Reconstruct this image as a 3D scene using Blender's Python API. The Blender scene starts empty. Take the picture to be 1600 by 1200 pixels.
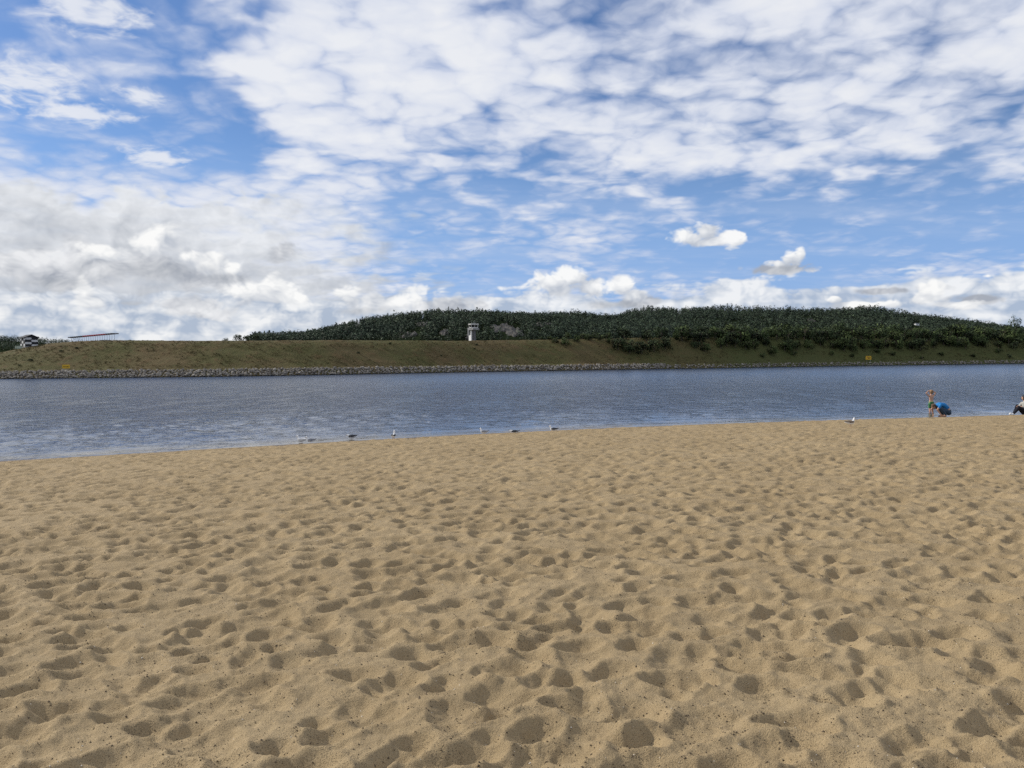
import bpy, bmesh, math, random
import numpy as np
from mathutils import Vector, Matrix

random.seed(7)
rng = np.random.default_rng(7)
scene = bpy.context.scene
COL = scene.collection

# ---------------------------------------------------------------- camera
FPX = 1294.0                      # focal length in photograph pixels (1600 wide)
CAM_Z = 2.9                       # eye above the water surface
PITCH = math.radians(1.50)        # looking a touch down
ROLL = math.radians(0.57)         # hand-held tilt
fwd = Vector((0, math.cos(PITCH), -math.sin(PITCH)))
right0 = Vector((1, 0, 0))
up0 = right0.cross(fwd)
right = right0 * math.cos(ROLL) - up0 * math.sin(ROLL)
up = right.cross(fwd)
cam_data = bpy.data.cameras.new('camera')
cam = bpy.data.objects.new('camera', cam_data)
COL.objects.link(cam)
cam_data.sensor_width = 36.0
cam_data.lens = 36.0 * FPX / 1600.0
cam_data.clip_start = 0.05
cam_data.clip_end = 40000
m = Matrix.Identity(4)
for i in range(3):
    m[i][0], m[i][1], m[i][2] = right[i], up[i], -fwd[i]
m[0][3], m[1][3], m[2][3] = 0, 0, CAM_Z
cam.matrix_world = m
scene.camera = cam


def ray(px, py):
    return (fwd + right * ((px - 800) / FPX) + up * ((600 - py) / FPX))


def at(px, py, depth):
    """point in the world seen at a photograph pixel, at world distance y = depth"""
    r = ray(px, py)
    return Vector((0, 0, CAM_Z)) + r * (depth / r.y)


def on_z(px, py, z):
    r = ray(px, py)
    return Vector((0, 0, CAM_Z)) + r * ((z - CAM_Z) / r.z)


def azel(px, py):
    r = ray(px, py).normalized()
    return math.degrees(math.atan2(r.x, r.y)), math.degrees(math.asin(r.z))


# ---------------------------------------------------------------- exposure, sun, sky
scene.view_settings.view_transform = 'Standard'
scene.view_settings.look = 'None'
scene.view_settings.gamma = 1.0
scene.view_settings.exposure = 0.0
scene.render.engine = 'CYCLES'
scene.cycles.use_denoising = False
scene.cycles.max_bounces = 6
scene.cycles.transparent_max_bounces = 8

SUN_AZ = math.radians(-66)        # clockwise from +Y: the sun stands to the left, slightly ahead
SUN_EL = math.radians(31)
sun_dir = Vector((math.sin(SUN_AZ) * math.cos(SUN_EL), math.cos(SUN_AZ) * math.cos(SUN_EL), math.sin(SUN_EL)))
sd = bpy.data.lights.new('sun', 'SUN')
sd.energy = 4.0
sd.angle = math.radians(1.2)
sd.color = (1.0, 0.95, 0.86)
sun = bpy.data.objects.new('sun', sd)
COL.objects.link(sun)
sun.rotation_euler = sun_dir.to_track_quat('Z', 'Y').to_euler()

world = bpy.data.worlds.new('World')
scene.world = world
world.use_nodes = True
wt = world.node_tree
wt.nodes.clear()


class S:
    """a float or vector socket with arithmetic"""
    tree = wt

    def __init__(self, sock):
        self.s = sock

    @staticmethod
    def link(sock, v):
        if isinstance(v, S):
            S.tree.links.new(v.s, sock)
        else:
            sock.default_value = v

    @staticmethod
    def op(o, *a):
        n = S.tree.nodes.new('ShaderNodeMath')
        n.operation = o
        for i, v in enumerate(a):
            S.link(n.inputs[i], v)
        return S(n.outputs[0])

    def __add__(a, b): return S.op('ADD', a, b)
    __radd__ = __add__
    def __mul__(a, b): return S.op('MULTIPLY', a, b)
    __rmul__ = __mul__
    def __sub__(a, b): return S.op('SUBTRACT', a, b)
    def __rsub__(a, b): return S.op('SUBTRACT', b, a)
    def __truediv__(a, b): return S.op('DIVIDE', a, b)


def sstep(v, a, b):
    n = S.tree.nodes.new('ShaderNodeMapRange')
    n.interpolation_type = 'SMOOTHSTEP'
    S.link(n.inputs[0], v)
    if a < b:
        vals = (a, b, 0.0, 1.0)
    else:
        vals = (b, a, 1.0, 0.0)
    for i, k in enumerate(vals):
        n.inputs[i + 1].default_value = k
    return S(n.outputs[0])


def clamp01(v):
    n = S.tree.nodes.new('ShaderNodeClamp')
    S.link(n.inputs[0], v)
    return S(n.outputs[0])


def comb(x, y, z):
    n = S.tree.nodes.new('ShaderNodeCombineXYZ')
    for i, v in enumerate((x, y, z)):
        S.link(n.inputs[i], v)
    return S(n.outputs[0])


def noise(vec, scale, detail=3.0, rough=0.5, dist=0.0, off=(0, 0, 0)):
    if off != (0, 0, 0):
        v = S.tree.nodes.new('ShaderNodeVectorMath')
        v.operation = 'ADD'
        S.link(v.inputs[0], vec)
        v.inputs[1].default_value = off
        vec = S(v.outputs[0])
    n = S.tree.nodes.new('ShaderNodeTexNoise')
    S.link(n.inputs['Vector'], vec)
    n.inputs['Scale'].default_value = scale
    n.inputs['Detail'].default_value = detail
    n.inputs['Roughness'].default_value = rough
    n.inputs['Distortion'].default_value = dist
    return S(n.outputs['Fac'])


def mixc(f, a, b):
    n = S.tree.nodes.new('ShaderNodeMix')
    n.data_type = 'RGBA'
    S.link(n.inputs[0], f)
    for i, v in ((6, a), (7, b)):
        if isinstance(v, S):
            S.tree.links.new(v.s, n.inputs[i])
        else:
            n.inputs[i].default_value = (*v, 1.0)
    return S(n.outputs[2])


def vadd(vec, off):
    v = S.tree.nodes.new('ShaderNodeVectorMath')
    v.operation = 'ADD'
    S.link(v.inputs[0], vec)
    v.inputs[1].default_value = off
    return S(v.outputs[0])


def noise2(vec, scale, detail=3.0, rough=0.5, off=(0, 0, 0)):
    r = noise(vec, scale, detail, rough, 0.0, off)
    r.s.node.noise_dimensions = '2D'
    return r


def cells(vec, scale, off=(0, 0, 0)):
    """round lumps packed side by side"""
    if off != (0, 0, 0):
        vec = vadd(vec, off)
    n = S.tree.nodes.new('ShaderNodeTexVoronoi')
    n.voronoi_dimensions = '2D'
    S.link(n.inputs['Vector'], vec)
    n.inputs['Scale'].default_value = scale
    d = S(n.outputs['Distance'])
    return 1.0 - d * d


def billow(vec, scale, octaves, off=(0, 0, 0)):
    """cauliflower relief: rounded bumps meeting in creases"""
    if off != (0, 0, 0):
        vec = vadd(vec, off)
    tot = None
    for i in range(octaves):
        n = noise(vec, scale * 2.1 ** i, 0.0)
        t = S.op('ABSOLUTE', n - 0.5) * (2.2 * 0.55 ** i)
        tot = t if tot is None else tot + t
    return tot


def warp(vec, scale, amount, detail=2.0):
    n = S.tree.nodes.new('ShaderNodeTexNoise')
    S.link(n.inputs['Vector'], vec)
    n.inputs['Scale'].default_value = scale
    n.inputs['Detail'].default_value = detail
    v = S.tree.nodes.new('ShaderNodeVectorMath')
    v.operation = 'MULTIPLY_ADD'
    S.tree.links.new(n.outputs['Color'], v.inputs[0])
    v.inputs[1].default_value = (amount,) * 3
    S.link(v.inputs[2], vec)
    return S(v.outputs[0])


def heap_field(ae, lobes):
    """1 at a lobe's middle, 0 on its rim, below 0 outside; the highest of all lobes"""
    tot = None
    for px, py, hw, hh in lobes:
        a0, e0 = azel(px, py)
        w = hw / FPX * 57.3 * math.cos(math.radians(a0)) ** 2
        h = hh / FPX * 57.3 * math.cos(math.radians(a0))
        v = wt.nodes.new('ShaderNodeVectorMath')
        v.operation = 'MULTIPLY_ADD'
        S.link(v.inputs[0], ae)
        v.inputs[1].default_value = (1 / w, 1 / h, 0)
        v.inputs[2].default_value = (-a0 / w, -e0 / h, 0)
        d = wt.nodes.new('ShaderNodeVectorMath')
        d.operation = 'LENGTH'
        wt.links.new(v.outputs[0], d.inputs[0])
        r = S(d.outputs['Value'])
        tot = r if tot is None else S.op('SMOOTH_MIN', tot, r, 0.25)
    return 1.0 - tot


def build_sky():
    K = 10.0                                          # cloud radiance is given for strength 0.1
    def c(r, g, b): return (r * K, g * K, b * K)
    tc = wt.nodes.new('ShaderNodeTexCoord')
    sep = wt.nodes.new('ShaderNodeSeparateXYZ')
    wt.links.new(tc.outputs['Generated'], sep.inputs[0])
    dx, dy, dz = (S(sep.outputs[i]) for i in range(3))
    az = S.op('ARCTAN2', dx, dy) * (180 / math.pi)
    el = S.op('ARCSINE', dz) * (180 / math.pi)
    sky = wt.nodes.new('ShaderNodeTexSky')
    sky.sky_type = 'NISHITA'
    sky.sun_disc = False
    sky.sun_elevation = SUN_EL
    sky.sun_rotation = SUN_AZ
    sky.altitude = 0
    sky.air_density = 1.0
    sky.dust_density = 0.3
    sky.ozone_density = 3.0
    tint = wt.nodes.new('ShaderNodeMix')
    tint.data_type = 'RGBA'
    tint.blend_type = 'MULTIPLY'
    tint.inputs[0].default_value = 1.0
    wt.links.new(sky.outputs[0], tint.inputs[6])
    tint.inputs[7].default_value = (0.66, 0.80, 1.02, 1)
    base = S(tint.outputs[2])
    base = mixc(sstep(el, 17.0, 5.0) * 0.75, base, c(0.29, 0.47, 0.83))       # paler blue low down
    # ---- high broken sheet, on a plane far overhead
    h = S.op('MAXIMUM', dz, 0.0) + 0.16
    q = comb(dx / h, dy / h, 0.0)
    qw = warp(q, 6.0, 0.11, 3.0)
    nl = noise2(q, 1.3, 2.0, 0.5, (3.1, 1.7, 0))
    lump = cells(qw, 8.5)
    lump2 = cells(qw, 18.0, (4, 2, 0))
    lums = cells(qw, 8.5, (-0.025, 0.03, 0))
    nm = noise2(qw, 5.0, 3.0, 0.5)
    nf = noise2(qw, 20.0, 3.0, 0.55, (5.5, 2.2, 0))
    azw = az + (nm - 0.5) * 14.0 + (nl - 0.5) * 10.0
    elw = el + (nm - 0.5) * 5.0
    gap = sstep(azw, -13, -19) * sstep(elw, 10.5, 13.0) * sstep(az, -75, -50)
    lowr = sstep(elw, 15.0, 9.0) * sstep(az, -14, -5)
    cov = 0.63 - gap * 0.50 - lowr * 0.62
    dens = cov + (nl - 0.5) * 1.3 + (lump - 0.72) * 0.55 + (lump2 - 0.72) * 0.26 + (nm - 0.5) * 1.1 + (nf - 0.5) * 0.38
    a_alto = sstep(dens, -0.08, 0.86) * 0.95
    br = clamp01((dens - 0.12) * 0.95 + (lump - lums) * 0.35)
    out = mixc(a_alto, base, mixc(br, c(0.55, 0.62, 0.80), c(0.86, 0.875, 0.91)))
    # ---- thin streaks between
    st = noise2(comb(dx / h * 0.6 + dy / h * 0.3, dy / h * 2.2, 0.0), 1.6, 5.0, 0.55, (9, 4, 0))
    out = mixc(sstep(st, 0.44, 0.72) * sstep(el, 15, 9) * 0.18, out, c(0.58, 0.66, 0.82))
    # ---- cloud relief in direction space for the low heaps
    d3 = warp(comb(dx, dy, dz * 1.5), 18.0, 0.03, 2.0)
    b1 = billow(d3, 14.0, 4)
    b1s = billow(d3, 14.0, 4, (0.010, 0.0, -0.014))
    nz = noise(d3, 34.0, 3.0, 0.55, 0.0, (2, 7, 1))
    relief = (b1 - b1s) * 1.1
    bb = b1 - 0.55
    # ---- grey-white bank to the left
    bank = sstep(el + bb * 1.6 + (nm - 0.5) * 3.0, 10.9, 10.0) * sstep(az + (nm - 0.5) * 30 + (el - 8) * 1.2, -7, -18) * sstep(az, -120, -90)
    dk = noise(comb(dx, dy, dz * 4.5), 4.0, 4.0, 0.5, 0.0, (1, 2, 5))
    bcol = mixc(clamp01(0.62 + relief * 0.6 + (dk - 0.5) * 2.0 + (el - 8.0) * 0.085), c(0.46, 0.49, 0.54), c(0.82, 0.84, 0.87))
    out = mixc(bank * 0.93, out, bcol)
    # ---- belt of heaps along the horizon
    strat = noise(comb(dx, dy, dz * 8.0), 6.0, 3.0, 0.5, 0.0, (8, 1, 3))
    top = 5.2 + bb * 1.6 + (strat - 0.5) * 5.0
    belt = sstep(top - el, -0.05, 0.7)
    hcol = mixc(clamp01(0.46 + sstep(az, 8, -6) * 0.06 + relief * 0.9 + bb * 0.5 + (strat - 0.5) * 2.6), c(0.42, 0.50, 0.63), c(0.90, 0.91, 0.92))
    out = mixc(belt * 0.92, out, hcol)
    # ---- single heaps
    ae = comb(az, el, 0.0)
    edge = bb * 0.75 + (nz - 0.5) * 2.0
    under = heap_field(ae, [(50, 425, 125, 30), (215, 418, 125, 36), (330, 432, 80, 20), (300, 485, 60, 20), (690, 480, 75, 18),
                            (1215, 420, 66, 11), (1525, 467, 46, 9), (1000, 472, 60, 13), (440, 392, 34, 18), (1380, 455, 80, 8)])
    out = mixc(sstep(under + edge, -0.05, 0.5) * 0.95, out,
               mixc(clamp01(0.42 + relief * 0.8 + (dk - 0.5) * 1.6 + bb * 0.3), c(0.38, 0.41, 0.47), c(0.84, 0.85, 0.87)))
    lobes = [(255, 366, 24, 28), (238, 382, 42, 20), (180, 396, 40, 15), (325, 412, 42, 19), (362, 420, 32, 15), (295, 402, 26, 14),
             (132, 458, 18, 20), (140, 471, 32, 10), (398, 456, 38, 16), (425, 446, 20, 20), (452, 461, 30, 16),
             (545, 466, 28, 22), (582, 469, 36, 16), (622, 472, 42, 13), (868, 446, 42, 24), (890, 436, 36, 22), (926, 449, 24, 15),
             (966, 452, 32, 22), (992, 462, 26, 13), (1080, 369, 28, 15), (1100, 363, 24, 15), (1146, 372, 24, 13), (1118, 377, 40, 8),
             (1234, 404, 24, 16), (1250, 396, 11, 13), (1213, 411, 22, 8), (1444, 457, 20, 12), (1461, 452, 13, 15),
             (1440, 467, 28, 9), (1305, 467, 14, 7), (1544, 431, 15, 7), (1340, 477, 42, 8), (1385, 475, 32, 9), (1490, 477, 42, 9)]
    bright = heap_field(ae, lobes)
    bb_ = bright + edge
    sunward = heap_field(vadd(ae, (-0.25, 0.42, 0.0)), lobes)
    lt = clamp01(0.52 + (bright - sunward) * 0.55 + relief * 0.9 + bb * 0.25)
    out = mixc(sstep(bb_, -0.08, 0.42) * 0.96, out, mixc(lt, c(0.52, 0.56, 0.63), c(0.97, 0.97, 0.96)))
    shade = heap_field(ae, [(232, 424, 100, 20), (50, 442, 100, 14), (352, 434, 44, 8), (960, 476, 60, 9), (560, 486, 60, 9), (1225, 421, 50, 7)])
    out = mixc(sstep(shade + edge * 0.8, -0.1, 0.8) * 0.8, out, mixc(clamp01(0.30 + relief * 0.8), c(0.38, 0.41, 0.46), c(0.76, 0.77, 0.79)))
    soft = heap_field(ae, [(110, 4, 66, 36), (172, 20, 56, 30), (222, 150, 40, 15), (120, 175, 90, 20), (40, 130, 90, 40), (240, 245, 60, 16)])
    out = mixc(sstep(soft + (nf - 0.5) * 1.6 + (lump - 0.72) * 0.6, -0.1, 0.9) * sstep(el, 11, 13) * 0.85, out, c(0.83, 0.85, 0.90))
    # the last degree above the horizon is milky
    out = mixc(sstep(el, 2.0, 0.0) * 0.4, out, c(0.66, 0.74, 0.84))
    bg = wt.nodes.new('ShaderNodeBackground')
    bg.inputs['Strength'].default_value = 0.1
    wt.links.new(out.s, bg.inputs['Color'])
    wo = wt.nodes.new('ShaderNodeOutputWorld')
    wt.links.new(bg.outputs[0], wo.inputs['Surface'])


build_sky()
world.cycles.sampling_method = 'MANUAL'
world.cycles.sample_map_resolution = 512

# ---------------------------------------------------------------- helpers
def tag(o, label=None, cat=None, group=None, kind=None):
    if label: o['label'] = label
    if cat: o['category'] = cat
    if group: o['group'] = group
    if kind: o['kind'] = kind
    return o


def empty(name, loc, rz=0.0, label=None, cat=None, group=None):
    o = bpy.data.objects.new(name, None)
    o.empty_display_size = 0.2
    COL.objects.link(o)
    o.location = loc
    o.rotation_euler = (0, 0, rz)
    return tag(o, label, cat, group)


def link_mesh(name, me, mat=None, parent=None, loc=None):
    o = bpy.data.objects.new(name, me)
    COL.objects.link(o)
    if mat is not None and not me.materials:
        me.materials.append(mat)
    if parent is not None:
        o.parent = parent
    if loc is not None:
        o.location = loc
    return o


def raw_mesh(name, verts, faces, smooth=False):
    """verts (N,3) and faces (M,3 or 4) as arrays"""
    verts = np.ascontiguousarray(verts, dtype=np.float32)
    faces = np.ascontiguousarray(faces, dtype=np.int32)
    k = faces.shape[1]
    me = bpy.data.meshes.new(name)
    me.vertices.add(len(verts))
    me.vertices.foreach_set('co', verts.ravel())
    me.loops.add(faces.size)
    me.loops.foreach_set('vertex_index', faces.ravel())
    me.polygons.add(len(faces))
    me.polygons.foreach_set('loop_start', np.arange(0, faces.size, k, dtype=np.int32))
    me.polygons.foreach_set('loop_total', np.full(len(faces), k, dtype=np.int32))
    if smooth:
        me.polygons.foreach_set('use_smooth', np.ones(len(faces), dtype=bool))
    me.update(calc_edges=True)
    return me


def grid_faces(nr, nc):
    i = np.arange(nr - 1)[:, None] * nc + np.arange(nc - 1)[None, :]
    return np.stack([i, i + 1, i + nc + 1, i + nc], -1).reshape(-1, 4)


class MB:
    """collects boxes, tubes, prisms into one mesh"""
    def __init__(self):
        self.v, self.f = [], []

    def add(self, vs, fs):
        b = len(self.v)
        self.v += [tuple(p) for p in vs]
        self.f += [tuple(i + b for i in q) for q in fs]
        return self

    def box(self, x0, x1, y0, y1, z0, z1):
        vs = [(x, y, z) for z in (z0, z1) for y in (y0, y1) for x in (x0, x1)]
        return self.add(vs, [(0, 2, 3, 1), (4, 5, 7, 6), (0, 1, 5, 4), (2, 6, 7, 3), (0, 4, 6, 2), (1, 3, 7, 5)])

    def tube(self, pts, rad, n=8):
        pts = [Vector(p) for p in pts]
        rad = rad if isinstance(rad, (list, tuple)) else [rad] * len(pts)
        rings = []
        ref = Vector((0.13, 0.97, 0.2))
        for i, p in enumerate(pts):
            d = (pts[min(i + 1, len(pts) - 1)] - pts[max(i - 1, 0)]).normalized()
            a = d.cross(ref)
            if a.length < 1e-3:
                a = d.cross(Vector((1, 0, 0)))
            a.normalize()
            b = d.cross(a)
            rings.append([p + (a * math.cos(t) + b * math.sin(t)) * rad[i] for t in [2 * math.pi * k / n for k in range(n)]])
        vs = [v for r in rings for v in r]
        fs = []
        for i in range(len(rings) - 1):
            for k in range(n):
                fs.append((i * n + k, i * n + (k + 1) % n, (i + 1) * n + (k + 1) % n, (i + 1) * n + k))
        fs.append(tuple(range(n))[::-1])
        fs.append(tuple((len(rings) - 1) * n + k for k in range(n)))
        return self.add(vs, fs)

    def prism(self, poly, y0, y1):
        """polygon in x,z extruded along y"""
        n = len(poly)
        vs = [(x, y0, z) for x, z in poly] + [(x, y1, z) for x, z in poly]
        fs = [tuple(range(n)), tuple(range(2 * n - 1, n - 1, -1))]
        fs += [(i, n + i, n + (i + 1) % n, (i + 1) % n) for i in range(n)]
        return self.add(vs, fs)

    def build(self, name, mat, parent=None, smooth=False, loc=None, rz=None):
        me = bpy.data.meshes.new(name)
        me.from_pydata(self.v, [], self.f)
        bm = bmesh.new()
        bm.from_mesh(me)
        bmesh.ops.recalc_face_normals(bm, faces=bm.faces)
        bm.to_mesh(me)
        bm.free()
        if smooth:
            me.polygons.foreach_set('use_smooth', [True] * len(me.polygons))
        o = link_mesh(name, me, mat, parent, loc)
        if rz is not None:
            o.rotation_euler = (0, 0, rz)
        return o


# ---- gradient noise on arrays
_perm = rng.permutation(4096).astype(np.int64)
_gr = rng.uniform(0, 2 * np.pi, 4096)
_gx, _gy = np.cos(_gr).astype(np.float32), np.sin(_gr).astype(np.float32)


def perlin(x, y, seed=0):
    x = np.asarray(x, dtype=np.float64) + seed * 37.17
    y = np.asarray(y, dtype=np.float64) - seed * 11.73
    xi, yi = np.floor(x).astype(np.int64), np.floor(y).astype(np.int64)
    xf, yf = (x - xi).astype(np.float32), (y - yi).astype(np.float32)
    u, v = xf * xf * xf * (xf * (xf * 6 - 15) + 10), yf * yf * yf * (yf * (yf * 6 - 15) + 10)

    def g(ix, iy, fx, fy):
        h = _perm[(_perm[ix & 4095] + iy) & 4095]
        return _gx[h] * fx + _gy[h] * fy
    n00, n10 = g(xi, yi, xf, yf), g(xi + 1, yi, xf - 1, yf)
    n01, n11 = g(xi, yi + 1, xf, yf - 1), g(xi + 1, yi + 1, xf - 1, yf - 1)
    a, b = n00 + u * (n10 - n00), n01 + u * (n11 - n01)
    return a + v * (b - a)


def fbm(x, y, oct=4, rough=0.5, seed=0):
    t, a = 0, 1.0
    for i in range(oct):
        t = t + a * perlin(x * 2 ** i, y * 2 ** i, seed + i)
        a *= rough
    return t


# ---------------------------------------------------------------- materials
def material(name, color=(0.5, 0.5, 0.5), rough=0.7, spec=0.3):
    m = bpy.data.materials.new(name)
    m.use_nodes = True
    S.tree = m.node_tree
    b = m.node_tree.nodes['Principled BSDF']
    b.inputs['Base Color'].default_value = (*color, 1)
    b.inputs['Roughness'].default_value = rough
    b.inputs['Specular IOR Level'].default_value = spec
    return m, b


def coords(kind='Object'):
    n = S.tree.nodes.new('ShaderNodeTexCoord')
    return S(n.outputs[kind])


def geo(out):
    n = S.tree.nodes.new('ShaderNodeNewGeometry')
    return S(n.outputs[out])


def plug(b, name, v):
    S.tree.links.new(v.s, b.inputs[name])


def bump(b, height, strength, dist):
    n = S.tree.nodes.new('ShaderNodeBump')
    n.inputs['Strength'].default_value = strength
    n.inputs['Distance'].default_value = dist
    S.link(n.inputs['Height'], height)
    S.tree.links.new(n.outputs[0], b.inputs['Normal'])


def split(vec):
    n = S.tree.nodes.new('ShaderNodeSeparateXYZ')
    S.link(n.inputs[0], vec)
    return [S(n.outputs[i]) for i in range(3)]


def worn(name, color, rough=0.7, spec=0.3, amount=0.25, scale=6.0):
    """a plain colour with slight uneven weathering"""
    m, b = material(name, color, rough, spec)
    n = noise(coords(), scale, 4.0, 0.6)
    dark = tuple(k * (1 - amount) for k in color)
    lite = tuple(min(1, k * (1 + amount)) for k in color)
    plug(b, 'Base Color', mixc(sstep(n, 0.3, 0.7), dark, lite))
    return m


def make_sand():
    m, b = material('sand', rough=0.92, spec=0.15)
    p = geo('Position')
    n1 = noise(p, 0.7, 3.0, 0.5)
    n2 = noise(p, 9.0, 4.0, 0.6)
    col = mixc(sstep(n1, 0.3, 0.7), (0.345, 0.254, 0.138), (0.388, 0.290, 0.162))
    col = mixc(sstep(n2, 0.35, 0.75) * 0.5, col, (0.29, 0.21, 0.115))
    g = noise(p, 260.0, 2.0, 0.6)
    col = mixc(sstep(g, 0.56, 0.66) * 0.9, col, (0.10, 0.075, 0.045))          # coarse dark grains
    col = mixc(sstep(g, 0.36, 0.27) * 0.55, col, (0.66, 0.56, 0.40))            # pale grains
    patch = sstep(noise(p, 2.6, 3.0, 0.6, 0.0, (4, 1, 0)), 0.50, 0.66)
    g2 = noise(p, 120.0, 2.0, 0.6)
    col = mixc(sstep(g2, 0.55, 0.62) * (0.25 + patch * 0.75) * 0.85, col, (0.13, 0.10, 0.06))
    x, y, z = split(p)
    wet = sstep(z + (n2 - 0.5) * 0.03 + (n1 - 0.5) * 0.05, 0.16, 0.065)
    col = mixc(wet, col, (0.125, 0.088, 0.052))
    plug(b, 'Base Color', col)
    plug(b, 'Roughness', 0.92 - wet * 0.55)
    bump(b, g * 0.7 + g2 * 1.0 + n2 * 3.0, 0.8, 0.008)
    return m


def make_water():
    m, b = material('water', (0.009, 0.032, 0.088), rough=0.10, spec=0.5)
    b.inputs['IOR'].default_value = 1.333
    p = geo('Position')
    x, y, z = split(p)
    n1 = noise(comb(x * 0.75, y, 0.0), 3.2, 4.0, 0.6, 0.4)
    n2 = noise(comb(x * 0.6, y, 0.0), 0.9, 4.0, 0.62, 0.3, (3, 8, 0))
    n1.s.node.noise_dimensions = n2.s.node.noise_dimensions = '2D'
    amp = noise(comb(x * 0.03, y * 0.06, 0.0), 1.0, 3.0, 0.55)
    amp2 = noise(comb(x * 0.40, y * 0.13, 0.0), 1.0, 5.0, 0.7, 0.0, (7, 3, 0))
    amp2.s.node.noise_dimensions = amp.s.node.noise_dimensions = '2D'
    calm = S.tree.nodes.new('ShaderNodeAttribute')
    calm.attribute_name = 'open_water'
    calm = S(calm.outputs['Fac'])
    plug(b, 'Base Color', mixc(sstep(calm, 0.42, 0.22), (0.009, 0.030, 0.078), (0.115, 0.092, 0.058)))     # sand shows through the shallows
    far = sstep(y, 50.0, 230.0)                     # unresolved ripples far out act as roughness
    plug(b, 'Roughness', 0.08 + far * 0.13)
    bump(b, (1.0 - far * 0.55) * calm * (n1 * (1.0 - far) * 0.022 + n2 * 0.21) * (0.62 + sstep(amp, 0.35, 0.65) * 0.1 + sstep(amp2, 0.40, 0.60) * 0.72), 0.9, 1.0)
    return m


def make_bank_grass():
    m, b = material('bank_turf', rough=0.95, spec=0.1)
    p = geo('Position')
    x, y, z = split(p)
    n1 = noise(p, 0.05, 4.0, 0.6)
    n2 = noise(p, 0.35, 5.0, 0.65)
    n3 = noise(p, 2.2, 3.0, 0.6)
    col = mixc(sstep(n1, 0.36, 0.62), (0.104, 0.079, 0.036), (0.086, 0.080, 0.030))
    col = mixc(sstep(n2, 0.50, 0.70) * 0.7, col, (0.118, 0.076, 0.036))
    col = mixc(sstep(n2, 0.46, 0.30) * 0.6, col, (0.062, 0.068, 0.024))
    col = mixc(sstep(n3, 0.55, 0.75) * 0.5, col, (0.13, 0.11, 0.055))
    col = mixc(sstep(x, 30.0, 110.0) * 0.7, col, (0.058, 0.074, 0.024))
    plug(b, 'Base Color', col)
    bump(b, n3 + n2 * 2.0, 0.8, 0.35)
    return m


def make_leaf(name, dark, lite, scale, soft=0.0):
    m, b = material(name, rough=0.75, spec=0.2)
    p = geo('Position')
    n1 = noise(p, scale, 3.0, 0.6)
    r = geo('Random Per Island')
    col = mixc(sstep(n1, 0.32, 0.68), dark, lite)
    col = mixc(r * (0.22 if soft else 0.42), col, tuple(k * 0.45 for k in dark))
    plug(b, 'Base Color', col)
    if soft:                                        # leaf clumps shade as the rounded crown they belong to
        at_ = S.tree.nodes.new('ShaderNodeAttribute')
        at_.attribute_name = 'crown_normal'
        n = S.tree.nodes.new('ShaderNodeMix')
        n.data_type = 'VECTOR'
        n.inputs[0].default_value = soft
        S.tree.links.new(geo('Normal').s, n.inputs[4])
        S.tree.links.new(at_.outputs['Vector'], n.inputs[5])
        v = S.tree.nodes.new('ShaderNodeVectorMath')
        v.operation = 'NORMALIZE'
        S.tree.links.new(n.outputs[1], v.inputs[0])
        S.tree.links.new(v.outputs[0], b.inputs['Normal'])
    return m


def crown_normals(me, N):
    a = me.attributes.new('crown_normal', 'FLOAT_VECTOR', 'POINT')
    N = N / np.maximum(np.linalg.norm(N, axis=-1, keepdims=True), 1e-6)
    a.data.foreach_set('vector', np.ascontiguousarray(N, dtype=np.float32).ravel())


def make_rock(name, a, c2, scale):
    m, b = material(name, rough=0.9, spec=0.2)
    o = S.tree.nodes.new('ShaderNodeObjectInfo')
    r = S.op('FRACT', geo('Random Per Island') + S(o.outputs['Random']))
    n = noise(geo('Position'), scale, 4.0, 0.65)
    col = mixc(r, a, c2)
    col = mixc(sstep(n, 0.45, 0.7) * 0.6, col, tuple(k * 0.55 for k in a))
    x, y, z = split(geo('Position'))
    plug(b, 'Base Color', mixc(sstep(z + (n - 0.5) * 0.5, 0.42, 0.12), col, (0.028, 0.026, 0.02)))   # algae at the tide line
    bump(b, n, 0.6, 0.1)
    return m


M_SAND, M_WATER, M_TURF = make_sand(), make_water(), make_bank_grass()
M_FOREST = make_leaf('forest_needles', (0.042, 0.068, 0.039), (0.068, 0.098, 0.052), 0.012, 0.85)
M_SHRUB = make_leaf('shrub_leaves', (0.062, 0.096, 0.028), (0.112, 0.150, 0.048), 0.12, 0.7)
M_SHRUB_DARK = make_leaf('dark_shrub_leaves', (0.038, 0.060, 0.021), (0.064, 0.092, 0.033), 0.12, 0.6)
M_SHRUB_PALE = make_leaf('pale_shrub_leaves', (0.070, 0.095, 0.040), (0.110, 0.135, 0.062), 0.3, 0.6)
M_DRYGRASS = make_leaf('dry_grass', (0.10, 0.082, 0.034), (0.17, 0.125, 0.056), 0.2)
M_ROCK = make_rock('riprap_stone', (0.32, 0.29, 0.245), (0.125, 0.108, 0.09), 1.8)
M_BARK = worn('bark', (0.10, 0.08, 0.06), 0.9)
M_WHITE = worn('white_paint', (0.78, 0.78, 0.76), 0.6, amount=0.08)
M_BLACK = worn('black_paint', (0.022, 0.022, 0.024), 0.6)
M_GREY = worn('grey_concrete', (0.30, 0.30, 0.30), 0.85, amount=0.15, scale=0.6)
M_STEEL = worn('galvanised_steel', (0.26, 0.27, 0.28), 0.55)
M_RED = worn('signal_red_paint', (0.45, 0.04, 0.06), 0.6)
M_YELLOW = worn('yellow_paint', (0.62, 0.38, 0.03), 0.6, amount=0.12)
M_GLASS = material('dark_glass', (0.012, 0.016, 0.02), 0.08, 0.5)[0]
M_WOOD = worn('weathered_wood', (0.20, 0.15, 0.10), 0.9)

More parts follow.
